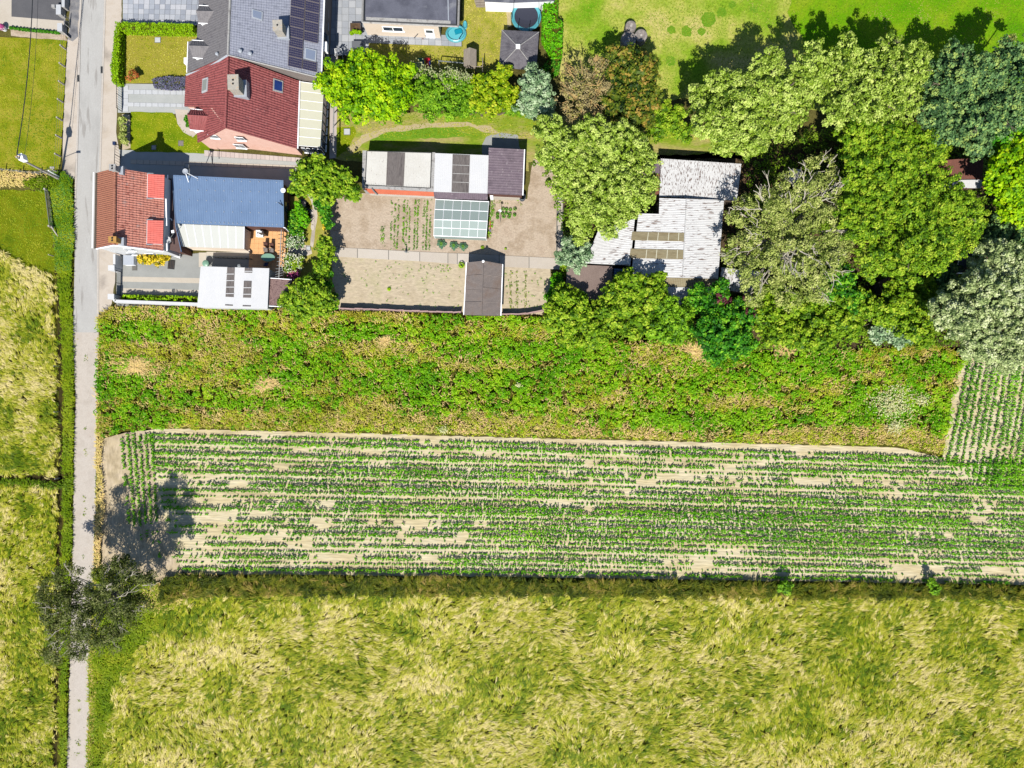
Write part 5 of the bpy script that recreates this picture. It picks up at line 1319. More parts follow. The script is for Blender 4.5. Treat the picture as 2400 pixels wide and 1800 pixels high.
def LC(*cs, k=1.0):
    # leaves stand at angles to the sun, so a sunlit crown photographs darker than its leaves
    return [C(c[0], c[1], c[2] if c[2] > c[1] * .42 else c[2] * .72, k=k) for c in cs]
K = 1.9
l_lime = leafmat('lime_leaves', LC((60, 112, 4), (124, 180, 6), (168, 212, 10), (200, 226, 40), k=K * .88), .3)
l_mid = leafmat('mid_green_leaves', LC((44, 84, 14), (92, 140, 22), (124, 172, 40), (150, 190, 64), k=K), .25)
l_yel = leafmat('yellow_green_leaves', LC((70, 110, 8), (130, 168, 14), (172, 194, 34), (206, 212, 80), k=K * .9), .3)
l_blue = leafmat('blue_green_needles', LC((66, 96, 62), (112, 142, 96), (148, 174, 130), (182, 198, 160), k=K), .15)
l_tan = leafmat('dry_tan_leaves', LC((110, 100, 70), (176, 158, 110), (206, 190, 130), (160, 158, 70), k=1.3), .2)
l_oak = leafmat('rusty_green_leaves', LC((36, 64, 26), (84, 110, 38), (134, 146, 56), (186, 156, 70), k=1.35), .22)
l_pale = leafmat('pale_green_leaves', LC((70, 100, 28), (134, 162, 60), (176, 200, 90), (208, 222, 120), k=K), .28)
l_green = leafmat('fresh_green_leaves', LC((56, 96, 16), (108, 150, 30), (146, 182, 48), (186, 206, 86), k=K * .92), .28)
l_dark = leafmat('dark_green_leaves', LC((34, 62, 34), (74, 108, 60), (110, 144, 84), (148, 168, 84), k=K * 1.1), .2)
l_emer = leafmat('emerald_leaves', LC((20, 66, 14), (46, 112, 24), (84, 154, 34), (140, 190, 60), k=K), .25)
l_olive = leafmat('olive_green_leaves', LC((74, 94, 30), (130, 146, 64), (164, 176, 88), (194, 198, 120), k=K), .2)
l_silver = leafmat('silver_leaves', LC((78, 100, 52), (142, 160, 98), (184, 198, 134), (218, 224, 176), k=K), .2)
l_gold = leafmat('golden_leaves', LC((80, 110, 20), (176, 160, 20), (228, 196, 50), (236, 206, 90), k=K), .2)
l_hedge = leafmat('hedge_leaves', LC((70, 120, 4), (118, 164, 6), (146, 186, 12), (160, 196, 30), k=K), .2)
l_hedg2 = leafmat('dense_hedge_leaves', LC((30, 90, 6), (70, 150, 10), (110, 180, 14), (130, 200, 30), k=K), .2)
l_lav = leafmat('lavender_leaves', LC((60, 74, 60), (84, 86, 104), (110, 104, 140), (90, 120, 60), k=K), .1)
l_purp = leafmat('purple_leaves', LC((40, 20, 24), (84, 44, 50), (116, 62, 66), (90, 50, 60), k=K), .15)
l_pink = leafmat('pink_petals', LC((230, 60, 150), (250, 100, 180), (255, 140, 200), k=1), .2)
l_red = leafmat('red_green_leaves', LC((120, 50, 30), (190, 96, 50), (90, 120, 40), (200, 120, 70), k=K), .2)
l_birch = leafmat('birch_leaves', LC((48, 62, 22), (78, 92, 36), (104, 116, 52), (146, 148, 92), k=K * .85), .2)
l_white = leafmat('white_blossom', LC((226, 230, 190), (240, 240, 214), (250, 250, 236), k=1.7), .2)
l_cream = leafmat('cream_blossom', LC((176, 190, 110), (206, 212, 150), (222, 224, 176), k=1.1), .2)

l_umbel = leafmat('umbel_blossom', LC((206, 208, 120), (230, 230, 160), (246, 244, 206), k=1.5), .2)
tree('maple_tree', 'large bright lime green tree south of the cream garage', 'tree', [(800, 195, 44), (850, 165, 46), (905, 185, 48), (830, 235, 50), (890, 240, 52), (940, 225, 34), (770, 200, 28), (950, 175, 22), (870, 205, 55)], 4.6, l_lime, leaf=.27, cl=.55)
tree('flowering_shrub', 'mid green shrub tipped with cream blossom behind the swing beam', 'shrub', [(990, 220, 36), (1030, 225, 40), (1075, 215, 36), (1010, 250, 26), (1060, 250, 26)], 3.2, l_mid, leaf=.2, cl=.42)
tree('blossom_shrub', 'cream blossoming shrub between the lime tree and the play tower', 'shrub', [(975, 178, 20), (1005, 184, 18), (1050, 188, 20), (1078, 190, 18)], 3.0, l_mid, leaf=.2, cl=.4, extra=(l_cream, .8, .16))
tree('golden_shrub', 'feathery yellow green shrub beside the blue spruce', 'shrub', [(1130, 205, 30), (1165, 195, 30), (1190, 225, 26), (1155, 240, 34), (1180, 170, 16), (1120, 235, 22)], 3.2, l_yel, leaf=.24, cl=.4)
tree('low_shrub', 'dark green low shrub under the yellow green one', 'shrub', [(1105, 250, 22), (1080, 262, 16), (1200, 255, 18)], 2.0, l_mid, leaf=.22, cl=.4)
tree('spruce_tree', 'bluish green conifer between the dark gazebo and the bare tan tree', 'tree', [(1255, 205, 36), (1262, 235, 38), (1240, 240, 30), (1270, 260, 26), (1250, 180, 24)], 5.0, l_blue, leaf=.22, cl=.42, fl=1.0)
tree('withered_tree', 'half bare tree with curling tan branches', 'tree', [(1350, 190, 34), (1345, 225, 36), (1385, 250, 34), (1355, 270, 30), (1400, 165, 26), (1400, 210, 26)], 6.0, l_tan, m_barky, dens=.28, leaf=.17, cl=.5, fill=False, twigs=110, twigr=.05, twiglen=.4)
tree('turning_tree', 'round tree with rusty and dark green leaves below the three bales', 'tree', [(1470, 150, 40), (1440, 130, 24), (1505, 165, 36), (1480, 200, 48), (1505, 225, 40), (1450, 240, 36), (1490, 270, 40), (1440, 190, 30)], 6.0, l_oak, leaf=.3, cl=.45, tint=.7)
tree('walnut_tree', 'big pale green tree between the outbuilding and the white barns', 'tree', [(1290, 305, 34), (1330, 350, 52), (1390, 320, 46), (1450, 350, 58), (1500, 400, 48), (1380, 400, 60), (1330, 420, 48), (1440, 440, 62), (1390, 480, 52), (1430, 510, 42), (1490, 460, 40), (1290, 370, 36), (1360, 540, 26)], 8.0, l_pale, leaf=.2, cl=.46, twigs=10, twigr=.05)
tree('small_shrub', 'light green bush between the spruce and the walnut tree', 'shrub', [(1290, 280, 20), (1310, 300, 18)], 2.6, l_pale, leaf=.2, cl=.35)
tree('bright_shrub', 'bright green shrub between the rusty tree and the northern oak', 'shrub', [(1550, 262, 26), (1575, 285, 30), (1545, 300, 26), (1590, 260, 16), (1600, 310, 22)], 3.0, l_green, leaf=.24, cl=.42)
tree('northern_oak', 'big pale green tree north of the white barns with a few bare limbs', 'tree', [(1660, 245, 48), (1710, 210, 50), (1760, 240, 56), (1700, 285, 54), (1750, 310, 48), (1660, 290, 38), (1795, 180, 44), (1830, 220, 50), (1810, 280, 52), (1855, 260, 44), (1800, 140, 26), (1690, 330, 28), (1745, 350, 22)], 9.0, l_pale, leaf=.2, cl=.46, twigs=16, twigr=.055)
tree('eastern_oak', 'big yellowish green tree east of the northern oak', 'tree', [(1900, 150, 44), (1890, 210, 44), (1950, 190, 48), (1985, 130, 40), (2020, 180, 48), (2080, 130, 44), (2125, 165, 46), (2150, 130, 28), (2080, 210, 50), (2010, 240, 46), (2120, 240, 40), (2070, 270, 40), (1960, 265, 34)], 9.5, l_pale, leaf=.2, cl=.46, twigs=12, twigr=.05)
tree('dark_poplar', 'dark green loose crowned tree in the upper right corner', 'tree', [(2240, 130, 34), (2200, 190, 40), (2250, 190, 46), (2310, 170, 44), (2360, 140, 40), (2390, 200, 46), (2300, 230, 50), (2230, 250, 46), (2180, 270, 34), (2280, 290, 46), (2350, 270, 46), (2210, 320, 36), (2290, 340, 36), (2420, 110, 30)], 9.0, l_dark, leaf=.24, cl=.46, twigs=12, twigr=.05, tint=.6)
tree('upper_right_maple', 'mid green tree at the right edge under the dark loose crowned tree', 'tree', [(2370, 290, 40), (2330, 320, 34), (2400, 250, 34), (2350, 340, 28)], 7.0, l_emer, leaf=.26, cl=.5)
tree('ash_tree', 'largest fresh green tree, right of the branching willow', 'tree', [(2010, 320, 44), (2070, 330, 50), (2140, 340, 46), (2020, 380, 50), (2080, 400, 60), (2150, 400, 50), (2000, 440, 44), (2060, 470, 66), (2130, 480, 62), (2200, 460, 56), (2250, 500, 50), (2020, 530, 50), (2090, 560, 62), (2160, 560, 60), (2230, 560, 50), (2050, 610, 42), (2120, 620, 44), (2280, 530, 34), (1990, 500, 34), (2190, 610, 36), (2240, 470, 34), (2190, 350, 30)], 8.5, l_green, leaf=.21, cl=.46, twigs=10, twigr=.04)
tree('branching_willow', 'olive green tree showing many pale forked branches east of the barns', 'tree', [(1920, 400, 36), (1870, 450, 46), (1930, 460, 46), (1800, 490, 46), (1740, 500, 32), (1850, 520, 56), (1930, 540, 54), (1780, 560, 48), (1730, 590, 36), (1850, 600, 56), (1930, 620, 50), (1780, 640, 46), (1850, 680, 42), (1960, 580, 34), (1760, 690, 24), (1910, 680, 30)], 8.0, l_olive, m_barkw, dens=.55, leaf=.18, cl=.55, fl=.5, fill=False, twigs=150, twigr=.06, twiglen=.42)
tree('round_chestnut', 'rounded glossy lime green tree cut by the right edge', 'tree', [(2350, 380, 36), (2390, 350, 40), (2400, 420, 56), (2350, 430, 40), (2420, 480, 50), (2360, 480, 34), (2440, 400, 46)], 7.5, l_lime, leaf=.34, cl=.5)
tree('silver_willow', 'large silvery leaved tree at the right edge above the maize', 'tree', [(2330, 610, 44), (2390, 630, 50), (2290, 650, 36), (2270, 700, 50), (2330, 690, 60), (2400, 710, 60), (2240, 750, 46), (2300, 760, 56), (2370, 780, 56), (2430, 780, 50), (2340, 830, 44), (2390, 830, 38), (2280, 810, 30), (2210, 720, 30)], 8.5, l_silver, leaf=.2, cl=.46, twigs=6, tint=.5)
for i, (lab, spec, zc, mt) in enumerate((
    ('bright green shrub row directly south of the brown roofed shed', [(1320, 700, 32), (1355, 720, 36), (1330, 750, 34), (1380, 745, 34), (1300, 735, 24)], 4.0, l_green),
    ('tall bright green shrub in front of the blue roofed shed', [(1440, 690, 34), (1480, 670, 36), (1520, 690, 38), (1470, 720, 40), (1540, 650, 14), (1430, 740, 36), (1490, 760, 30), (1400, 780, 26)], 4.8, l_green),
    ('green shrub south of the grey lean-to roof', [(1560, 730, 34), (1590, 750, 34), (1540, 770, 34), (1610, 720, 20), (1580, 785, 24)], 3.6, l_mid),
    ('dark glossy green shrub jutting into the overgrown plot', [(1660, 720, 34), (1690, 750, 40), (1660, 780, 42), (1710, 790, 44), (1740, 740, 36), (1680, 820, 30), (1640, 690, 20), (1740, 810, 26), (1690, 680, 22)], 4.2, l_emer),
    ('yellow green shrub mass south of the branching willow', [(1800, 740, 42), (1850, 720, 40), (1900, 740, 44), (1830, 780, 40), (1880, 790, 40), (1950, 710, 40), (1960, 760, 40), (1790, 700, 30), (1930, 790, 30)], 4.0, l_green),
    ('fresh green bush right of the yellow green shrub mass', [(1970, 660, 34), (1950, 690, 28), (2000, 700, 30)], 4.5, l_emer),
    ('mixed green bush at the edge of the wood near the tiled hut', [(2030, 720, 34), (2070, 740, 36), (2110, 700, 40), (2150, 720, 40), (2130, 760, 40), (2160, 780, 30), (2000, 770, 28), (2170, 680, 30)], 4.0, l_green),
    ('blue green bush half hidden among the bushes by the tiled hut', [(2080, 770, 26), (2110, 790, 22), (2060, 780, 20)], 3.0, l_blue),
    ('small dark tree in the shade beside the white edged hut', [(2220, 640, 26), (2215, 670, 28), (2320, 590, 30), (2300, 620, 24)], 4.0, l_dark),
    ('shadowy shrub under the round chestnut', [(2330, 540, 34), (2370, 560, 36), (2300, 560, 24), (2400, 590, 30)], 3.0, l_dark),
    ('green bush at the bottom corner of the overgrown plot edge', [(1335, 790, 24), (1380, 800, 20), (1290, 760, 18)], 2.0, l_green))):
    tree('woodland_shrub', lab, 'shrub', spec, zc, mt, leaf=.27, cl=.46, trunk=.12)
tree('copper_shrub', 'narrow dark purple shrub south of the narrow white shed', 'shrub', [(1755, 710, 13), (1762, 732, 13), (1750, 695, 10)], 4.6, l_purp, leaf=.2, cl=.3, trunk=.08)
tree('copper_shrub', 'dusky purple shrub near the south east corner of the large barn', 'shrub', [(1690, 700, 14), (1705, 706, 10)], 4.2, l_purp, leaf=.2, cl=.3, trunk=.08)
tree('small_spruce', 'greyish green conifer at the west end of the white barns', 'tree', [(1340, 580, 24), (1350, 605, 28), (1325, 600, 22), (1370, 590, 20)], 4.0, l_blue, leaf=.2, cl=.36, fl=1.0, trunk=.12)
tree('low_bush', 'bright bush at the corner of the garden path by the small spruce', 'shrub', [(1322, 628, 10), (1338, 632, 8)], 1.2, l_green, leaf=.18, cl=.22, trunk=.05)
for lab, spec in (('bright green leafy clump east of the lower vegetable plot', [(1306, 655, 13), (1300, 680, 14), (1292, 700, 14), (1310, 668, 11)]),):
    tree('leafy_bush', lab, 'shrub', spec, 1.3, l_hedg2, leaf=.18, cl=.25, trunk=.05)
tree('fig_tree', 'bright green tree between the blue roof and the long outbuilding', 'tree', [(715, 410, 32), (750, 400, 34), (790, 420, 34), (740, 430, 34), (815, 440, 24), (700, 440, 20), (770, 450, 28), (725, 385, 18), (835, 452, 14)], 4.2, l_green, leaf=.3, cl=.45)
tree('corner_tree', 'rounded green tree at the corner behind the gravelled shed', 'tree', [(695, 690, 30), (730, 680, 34), (715, 710, 38), (755, 705, 30), (680, 710, 24), (760, 725, 18)], 4.0, l_green, leaf=.26, cl=.42, twigs=5, twigr=.03)
tree('garden_shrub', 'green yellow shrub at the west end of the garden path', 'shrub', [(757, 575, 20), (765, 600, 20), (755, 625, 20), (745, 645, 16)], 2.8, l_green, leaf=.25, cl=.35, trunk=.08)
tree('garden_shrub', 'dark leafy shrub east of the pond', 'shrub', [(762, 485, 16), (765, 505, 14), (750, 478, 12), (768, 525, 10)], 1.8, l_emer, leaf=.25, cl=.3, trunk=.06)
tree('garden_shrub', 'small golden green shrub east of the stepping path', 'shrub', [(764, 526, 9)], 1.0, l_gold, leaf=.2, cl=.25, trunk=.04)
tree('ornamental_bush', 'neat bright green oval bush inside the pond crescent', 'shrub', [(702, 492, 12), (708, 505, 13), (712, 520, 12), (700, 480, 8)], 1.2, l_hedg2, leaf=.14, cl=.2, trunk=.05)
tree('flower_bush', 'leafy flower bed bush west of the neat oval bush', 'shrub', [(686, 520, 12), (690, 540, 13), (700, 548, 12), (684, 500, 9)], 1.0, l_emer, leaf=.2, cl=.24, trunk=.04)
tree('flower_bush', 'dark mixed bush beside the tall comb aerial', 'shrub', [(682, 565, 12), (695, 570, 13), (700, 560, 8)], 1.0, l_dark, leaf=.2, cl=.24, trunk=.04, extra=(l_white, .1, .12))
tree('flower_bush', 'light green flower bush south of the sandy garden path', 'shrub', [(682, 608, 14), (692, 622, 15), (680, 630, 12), (700, 610, 9)], 1.1, l_green, leaf=.2, cl=.24, trunk=.04, extra=(l_white, .08, .14))
tree('rose_bush', 'small bush with red flowers behind the gravelled shed', 'shrub', [(694, 648, 8), (688, 644, 6)], 1.0, l_purp, leaf=.16, cl=.2, trunk=.03, extra=(l_pink, .3, .12))
tree('dark_hedge', 'tall dark hedge bush at the south west corner of the lower plot', 'shrub', [(775, 700, 14), (785, 712, 12), (765, 668, 14), (768, 640, 12)], 2.0, l_emer, leaf=.24, cl=.3, trunk=.06)
tree('golden_shrub', 'variegated golden shrub against the white gable wall', 'shrub', [(338, 607, 12), (352, 606, 14), (366, 609, 14), (380, 606, 11), (388, 604, 8)], 1.2, l_gold, leaf=.22, cl=.26, trunk=.05)
tree('red_shrub', 'small reddish shrub at the end of the front hedge', 'shrub', [(310, 172, 8), (305, 182, 7), (316, 178, 6)], 1.0, l_red, leaf=.18, cl=.22, trunk=.04)
tree('sparse_climber', 'weedy climbing plants along the green front lawn fence', 'shrub', [(289, 282, 9), (291, 300, 9), (290, 318, 9), (294, 332, 8)], .8, l_olive, leaf=.18, cl=.22, trunk=.03)
tree('doorstep_plant', 'small green plant by the curved sandy path', 'shrub', [(441, 278, 7), (444, 292, 6)], .6, l_emer, leaf=.16, cl=.18, trunk=.03)
tree('bramble_bush', 'small dark green bush on the western field boundary', 'shrub', [(1840, 1374, 14), (1848, 1384, 11)], 1.4, l_mid, leaf=.2, cl=.3, trunk=.05)
tree('bramble_bush', 'small dark green bush on the eastern field boundary', 'shrub', [(2184, 1370, 10), (2194, 1382, 10)], 1.4, l_mid, leaf=.2, cl=.3, trunk=.05)
tree('bare_pole_tree', 'dry twiggy tree top at the upper right of the lush meadow', 'tree', [(2350, 120, 18), (2370, 95, 10)], 8.0, l_olive, m_barky, dens=.4, fill=False, leaf=.16, cl=.4, twigs=8, twigr=.06, twiglen=.6, trunk=.12)
# birch at the track
tree('birch_tree', 'airy grey green birch with white branches leaning over the gravel track', 'tree', [(130, 1380, 34), (160, 1350, 30), (190, 1420, 40), (240, 1370, 42), (290, 1350, 40), (330, 1380, 40), (270, 1410, 44), (140, 1430, 36), (150, 1480, 34), (220, 1470, 44), (280, 1450, 40), (200, 1510, 36), (130, 1530, 22), (260, 1500, 30), (325, 1425, 24), (105, 1410, 20), (290, 1330, 22)], 9.0, l_birch, m_barkw, dens=.42, leaf=.15, cl=.6, fl=.8, fill=False, twigs=90, twigr=.04, twiglen=.42, trunk=.12)

# hedges: boxes of leaves over a green body
def hedge(name, label, poly, h, mat, dens=110, leaf=.13, cat='hedge', rough=.12):
    w = np.array([P(x, y)[:2] for x, y in poly]); c = w.mean(0)
    t = thing(name, label, cat, (c[0], c[1], 0))
    MB().prism([tuple(c + (p - c) * .93) for p in w], 0, h - .12).out('stems', m_under, t)
    A = 0.5 * abs(sum(w[i][0] * w[(i + 1) % len(w)][1] - w[(i + 1) % len(w)][0] * w[i][1] for i in range(len(w))))
    n = int(A * dens * 2.2); lo, hi = w.min(0), w.max(0)
    p = rng.uniform(lo, hi, (n * 4, 2)); p = p[inpoly(p[:, 0], p[:, 1], w.tolist())][:n]
    z = h + (fbm(p[:, 0] * 2.2, p[:, 1] * 2.2, 3) - .5) * rough * 5 + rng.normal(0, .03, len(p))
    q = leaves(np.column_stack([p, z]), norm(rng.normal(size=(len(p), 3)) * .5 + [0, 0, 1]), leaf * rng.uniform(.7, 1.4, len(p)), leaf)
    per = []; nn = []
    for i in range(len(w)):
        a, b = w[i], w[(i + 1) % len(w)]; L = np.linalg.norm(b - a); k = int(L * h * dens * 1.2) + 1
        u = rng.random((k, 1)); e = a + (b - a) * u; d = (b - a) / L; out_ = np.array([d[1], -d[0]]); out_ = out_ if np.dot(e[0] - c, out_) > 0 else -out_
        e = e + out_ * rng.normal(0, .05, (k, 1)); per.append(np.column_stack([e, rng.random(k) * h])); nn.append(np.tile([out_[0], out_[1], .4], (k, 1)))
    per = np.concatenate(per); nn = np.concatenate(nn)
    q2 = leaves(per, norm(nn + rng.normal(size=per.shape) * .4), leaf, leaf)
    qq = np.concatenate([q, q2]); quadmesh('foliage', qq, mat, rng.normal(.5, .2, len(qq)), t)
hedge('clipped_hedge', 'clipped lime green hedge between the paved forecourt and the dry lawn', [(283, 63), (462, 68), (464, 86), (284, 82)], 1.2, l_hedge)
hedge('clipped_hedge', 'clipped lime green hedge along the pavement west of the dry lawn', [(283, 84), (294, 84), (292, 204), (276, 202), (274, 170), (279, 120)], 1.3, l_hedge)
hedge('lavender_row', 'dark purple lavender row at the south edge of the dry lawn', [(362, 190), (395, 184), (462, 186), (464, 212), (400, 212), (366, 208)], .6, l_lav, cat='lavender')
hedge('low_hedge', 'yellow green shrub border along the south of the white walled yard', [(296, 693), (476, 697), (476, 710), (290, 706)], .8, l_hedge, leaf=.2, dens=60, rough=.3)
hedge('tall_hedge', 'bright green hedge east of the trampoline and gazebo', [(1274, -40), (1306, -40), (1304, 60), (1316, 70), (1314, 150), (1296, 152), (1270, 100)], 1.8, l_hedg2, leaf=.18, dens=70, rough=.3)
hedge('tall_hedge', 'dark hedge continuing below the gazebo towards the tan tree', [(1290, 150), (1312, 150), (1308, 175), (1285, 190), (1262, 178)], 1.6, l_emer, leaf=.18, dens=70, rough=.3)
for i, (x, y) in enumerate(((30, 68), (39, 69), (48, 70.5), (56, 71.5), (63.5, 72.5), (71, 73), (80, 73.5), (87, 75), (94, 75), (101, 76), (109.5, 76.5), (117, 77), (126, 78), (134, 79), (140, 79.5))):
    q = P(x, y); ordn = ['first', 'second', 'third', 'fourth', 'fifth', 'sixth', 'seventh', 'eighth', 'ninth', 'tenth', 'eleventh', 'twelfth', 'thirteenth', 'fourteenth', 'fifteenth'][i]
    t = thing('round_bush', '%s small round bush from the pink flower pot in the driveway row' % ordn, 'bush', q, 'row of small round bushes')
    if i == 0:
        MB().tube([q, q + [0, 0, .25]], .04, 5).out('stem', m_bark, t); d = norm(rng.normal(size=(170, 3)) + [0, 0, .5])
        lv = leaves(q + [0, 0, .28] + d * .21, norm(d + rng.normal(size=d.shape) * .3), .13, .11); fo = quadmesh('foliage', lv, l_emer, rng.normal(.5, .2, 170), t); proto = list(t.children)
    else:
        for ch in proto: cc = ch.copy(); COL.objects.link(cc); cc.parent = t; cc.rotation_euler.z = i * 1.3
d = norm(rng.normal(size=(260, 3)) + [0, 0, .6]); t = thing('pink_flowers', 'bright pink flowers filling the white pot', 'flowers', potq + [0, 0, .5]); quadmesh('petals', leaves(potq + [0, 0, .6] + d * .38, d, .14, .13), l_pink, rng.random(260), t)
for i, (x, y, h) in enumerate(((826, 80, .9), (834, 83, .9), (841, 84, .9), (848, 85, .9))):
    q = P(x, y + 2, 0); t = thing('topiary_ball', ['lime clipped ball standing left of the planter box', 'first lime clipped ball in the planter box', 'second lime clipped ball in the planter box', 'third lime clipped ball in the planter box'][i], 'topiary', q + [0, 0, 0.8 if i else 0], 'clipped balls by the planter')
    z = 1.15 if i else .5
    MB().tube([q + [0, 0, .75 if i else 0], q + [0, 0, z]], .04, 5).out('stem', m_bark, t); d = norm(rng.normal(size=(260, 3)))
    quadmesh('foliage', leaves(q + [0, 0, z] + d * .26, norm(d + rng.normal(size=d.shape) * .3), .12, .1), l_hedge, rng.normal(.5, .2, 260), t)
# cabbages and young plants
l_cab = M('cabbage_leaf', [C(70, 120, 90), C(120, 160, 120)], 5, 12, .2)
l_hedgm = M('young_cabbage_leaf', [C(90, 160, 40), C(140, 190, 70)], 5, 12, .2)
for i, (x, y, r) in enumerate(((1035, 573, 12.5), (1064, 577, 12), (1086, 579, 11))):
    q = P(x, y); t = thing('cabbage', ['westernmost big blue green cabbage south of the greenhouse', 'middle big blue green cabbage south of the greenhouse', 'easternmost big blue green cabbage south of the greenhouse'][i], 'cabbage', q, 'cabbages south of the greenhouse'); r *= .053
    MB().tube([q, q + [0, 0, .2]], .05, 5).out('stalk', m_bark, t)
    for k in range(20):
        a = k * 2.4; rr = r * (1 - k / 26); up = .15 + k * .015
        d = np.array([math.cos(a), math.sin(a), 0]); s = np.array([-d[1], d[0], 0]); L = rr; w = .2 * (1 - k / 40)
        v = [q + [0, 0, up], q + d * L * .5 + s * w + [0, 0, up + .16], q + d * L * .5 + [0, 0, up + .1], q + d * L * .5 - s * w + [0, 0, up + .16], q + d * L + s * w * .6 + [0, 0, up + .06], q + d * L * 1.05 + [0, 0, up + .0], q + d * L - s * w * .6 + [0, 0, up + .06]]
        obj('leaf', v, [[0, 2, 1], [0, 3, 2], [1, 2, 5, 4], [2, 3, 6, 5]], l_cab if k < 14 else l_hedgm, t)
def clump_plant(name, label, cat, x, y, r, h, mat, n=70, leaf=.16, group=None):
    q = P(x, y); t = thing(name, label, cat, q, group); r *= .053
    d = norm(rng.normal(size=(n, 3)) * [1, 1, .6] + [0, 0, .4])
    quadmesh('leaves', leaves(q + [0, 0, h * .5] + d * [r, r, h * .55], norm(d + [0, 0, .6]), leaf, leaf * .7), mat, rng.random(n), t)
    MB().tube([q, q + [0, 0, h * .5]], .025, 4).out('stem', m_bark, t)
for i, (x, y) in enumerate(((1166, 502), (1179, 490), (1187, 491), (1196, 492), (1207, 490), (1178, 501), (1187, 500), (1195, 503), (1206, 504), (1166, 510), (1181, 508), (1193, 509))):
    row = ['upper', 'upper', 'upper', 'upper', 'upper', 'middle', 'middle', 'middle', 'middle', 'lower', 'lower', 'lower'][i]
    clump_plant('potato_plant', 'dark green potato plant, %s from the left in the %s row beside the cloth pole' % (['first', 'second', 'third', 'fourth', 'fifth', 'first', 'second', 'third', 'fourth', 'first', 'second', 'third'][i], row), 'potato plant', x, y, 4, .3, l_emer, 60, .13, 'young plants beside the pole')
clump_plant('salad_plant', 'single yellow green plant in the lower vegetable plot', 'plant', 912, 678, 4, .3, l_lime)
clump_plant('seedling', 'small bright seedling left of the shed gable shadow', 'seedling', 1131, 580, 4, .2, l_green)
clump_plant('seedling', 'tiny bright seedling right of the shed gable shadow', 'seedling', 1185, 583, 2.5, .2, l_green)
clump_plant('weed_tuft', 'bright yellow green tuft at the north west corner of the gabled shed', 'tuft', 1082, 622, 7, .6, l_lime, 160)
clump_plant('weed_tuft', 'green tuft at the corner of the mauve roofed building', 'tuft', 1214, 468, 3, .3, l_lime)

# ------------------------------------------------------------------ ground vegetation
def scatter(poly, per_m2, z=0):
    w = [tuple(P(x, y)[:2]) for x, y in poly]; a = np.array(w); lo, hi = a.min(0), a.max(0)
    n = int((hi - lo).prod() * per_m2); p = rng.uniform(lo, hi, (n, 2))
    return p[inpoly(p[:, 0], p[:, 1], w)]
def blades(name, p, ang, L, Wd, h0, hh, mat, tint, label=None, cat=None, spread=.45):
    """bent grass strands lying in the direction ang"""
    n = len(p)
    ang = ang + rng.normal(0, spread, n); L = L * rng.uniform(.6, 1.3, n); Wd = Wd * rng.uniform(.6, 1.3, n)
    d = np.column_stack([np.cos(ang), np.sin(ang)]); s = np.column_stack([-d[:, 1], d[:, 0]]) * Wd[:, None] / 2
    z0 = h0; z1 = h0 + hh * rng.uniform(.6, 1.2, n); z2 = h0 + hh * rng.uniform(.35, 1.0, n)
    a = p; b = p + d * L[:, None] * .45; c = p + d * L[:, None]
    v = lambda q, z: np.column_stack([q, z])
    Q1 = np.stack([v(a - s * .7, z0), v(a + s * .7, z0), v(b + s, z1), v(b - s, z1)], 1)
    Q2 = np.stack([v(b - s, z1), v(b + s, z1), v(c + s * .25, z2), v(c - s * .25, z2)], 1)
    return quadmesh(name, np.concatenate([Q1, Q2]), mat, np.concatenate([tint, tint + .06]), kind='stuff', label=label, cat=cat)
g_hay = leafmat('hay_grass', LC((92, 122, 14), (148, 164, 30), (190, 190, 66), (218, 208, 104), (240, 224, 154), k=1.85), .3, [0, .3, .55, .78, 1])
g_weed = leafmat('weed_leaves', LC((56, 110, 6), (104, 170, 8), (142, 194, 24), (186, 208, 64), k=1.75), .28)
g_dry = leafmat('dry_weeds', LC((150, 146, 44), (198, 182, 84), (224, 204, 124), (236, 202, 142), k=1.9), .25)
g_lush = leafmat('lush_grass', LC((76, 108, 10), (120, 152, 20), (156, 176, 40), (194, 190, 76), k=1.75), .28)
g_corn = leafmat('maize_leaves', LC((40, 90, 10), (76, 138, 18), (112, 176, 30), (160, 204, 70), k=2.1), .22)

def locks(name, c, ang, L, Wd, h0, hh, mat, tint, m=13, w=.30, label=None):
    n = len(c); I = np.repeat(np.arange(n), m)
    a = ang[I]; off = rng.normal(0, 1, len(I)) * w; al = rng.normal(0, .22, len(I)) * L
    p = c[I] + np.column_stack([-np.sin(a) * off + np.cos(a) * al, np.cos(a) * off + np.sin(a) * al])
    lift = rng.uniform(0, .28, n)[I]
    return blades(name, p, a - off * .9, L, Wd, h0[I] + lift, hh, mat, tint[I] + rng.normal(0, .09, len(I)), label=label, spread=.16)
def field_angle(p, base, amp, s=.13):
    return base + amp * (fbm(p[:, 0] * s + 3, p[:, 1] * s + 9, 3) - .5) * 2
# big hay meadow in the south
poly = [(452, 1392), (1000, 1388), (1700, 1395), (2500, 1388), (2500, 1900), (225, 1900), (262, 1640), (290, 1560), (350, 1490), (372, 1430)]
p = scatter(poly, 17); x, y = p[:, 0], p[:, 1]
hgt = .15 + .85 * fbm(x * .45, y * .6, 3) ** 1.3
n1 = fbm(x * .22 + 40, y * .3 + 7, 5); n2 = fbm(x * .9, y * .9 + 50, 3)
tint = .52 + (n1 - .5) * 1.1 + (n2 - .5) * .7 + rng.normal(0, .24, len(p))
wx = (x - P(1975, 1530)[0]) / 4.0; wy = (y - P(1975, 1530)[1]) / 4.0
hole = np.exp(-(wx ** 2 + wy ** 2)); tint -= hole * .5 * (.5 + fbm(x * .5, y * .5 + 90, 3)); hgt -= hole * .3
ang = field_angle(p, .75, 1.7, .16) + 1.0 * (fbm(x * .7 + 5, y * .7, 2) - .5) + rng.normal(0, .25, len(p))
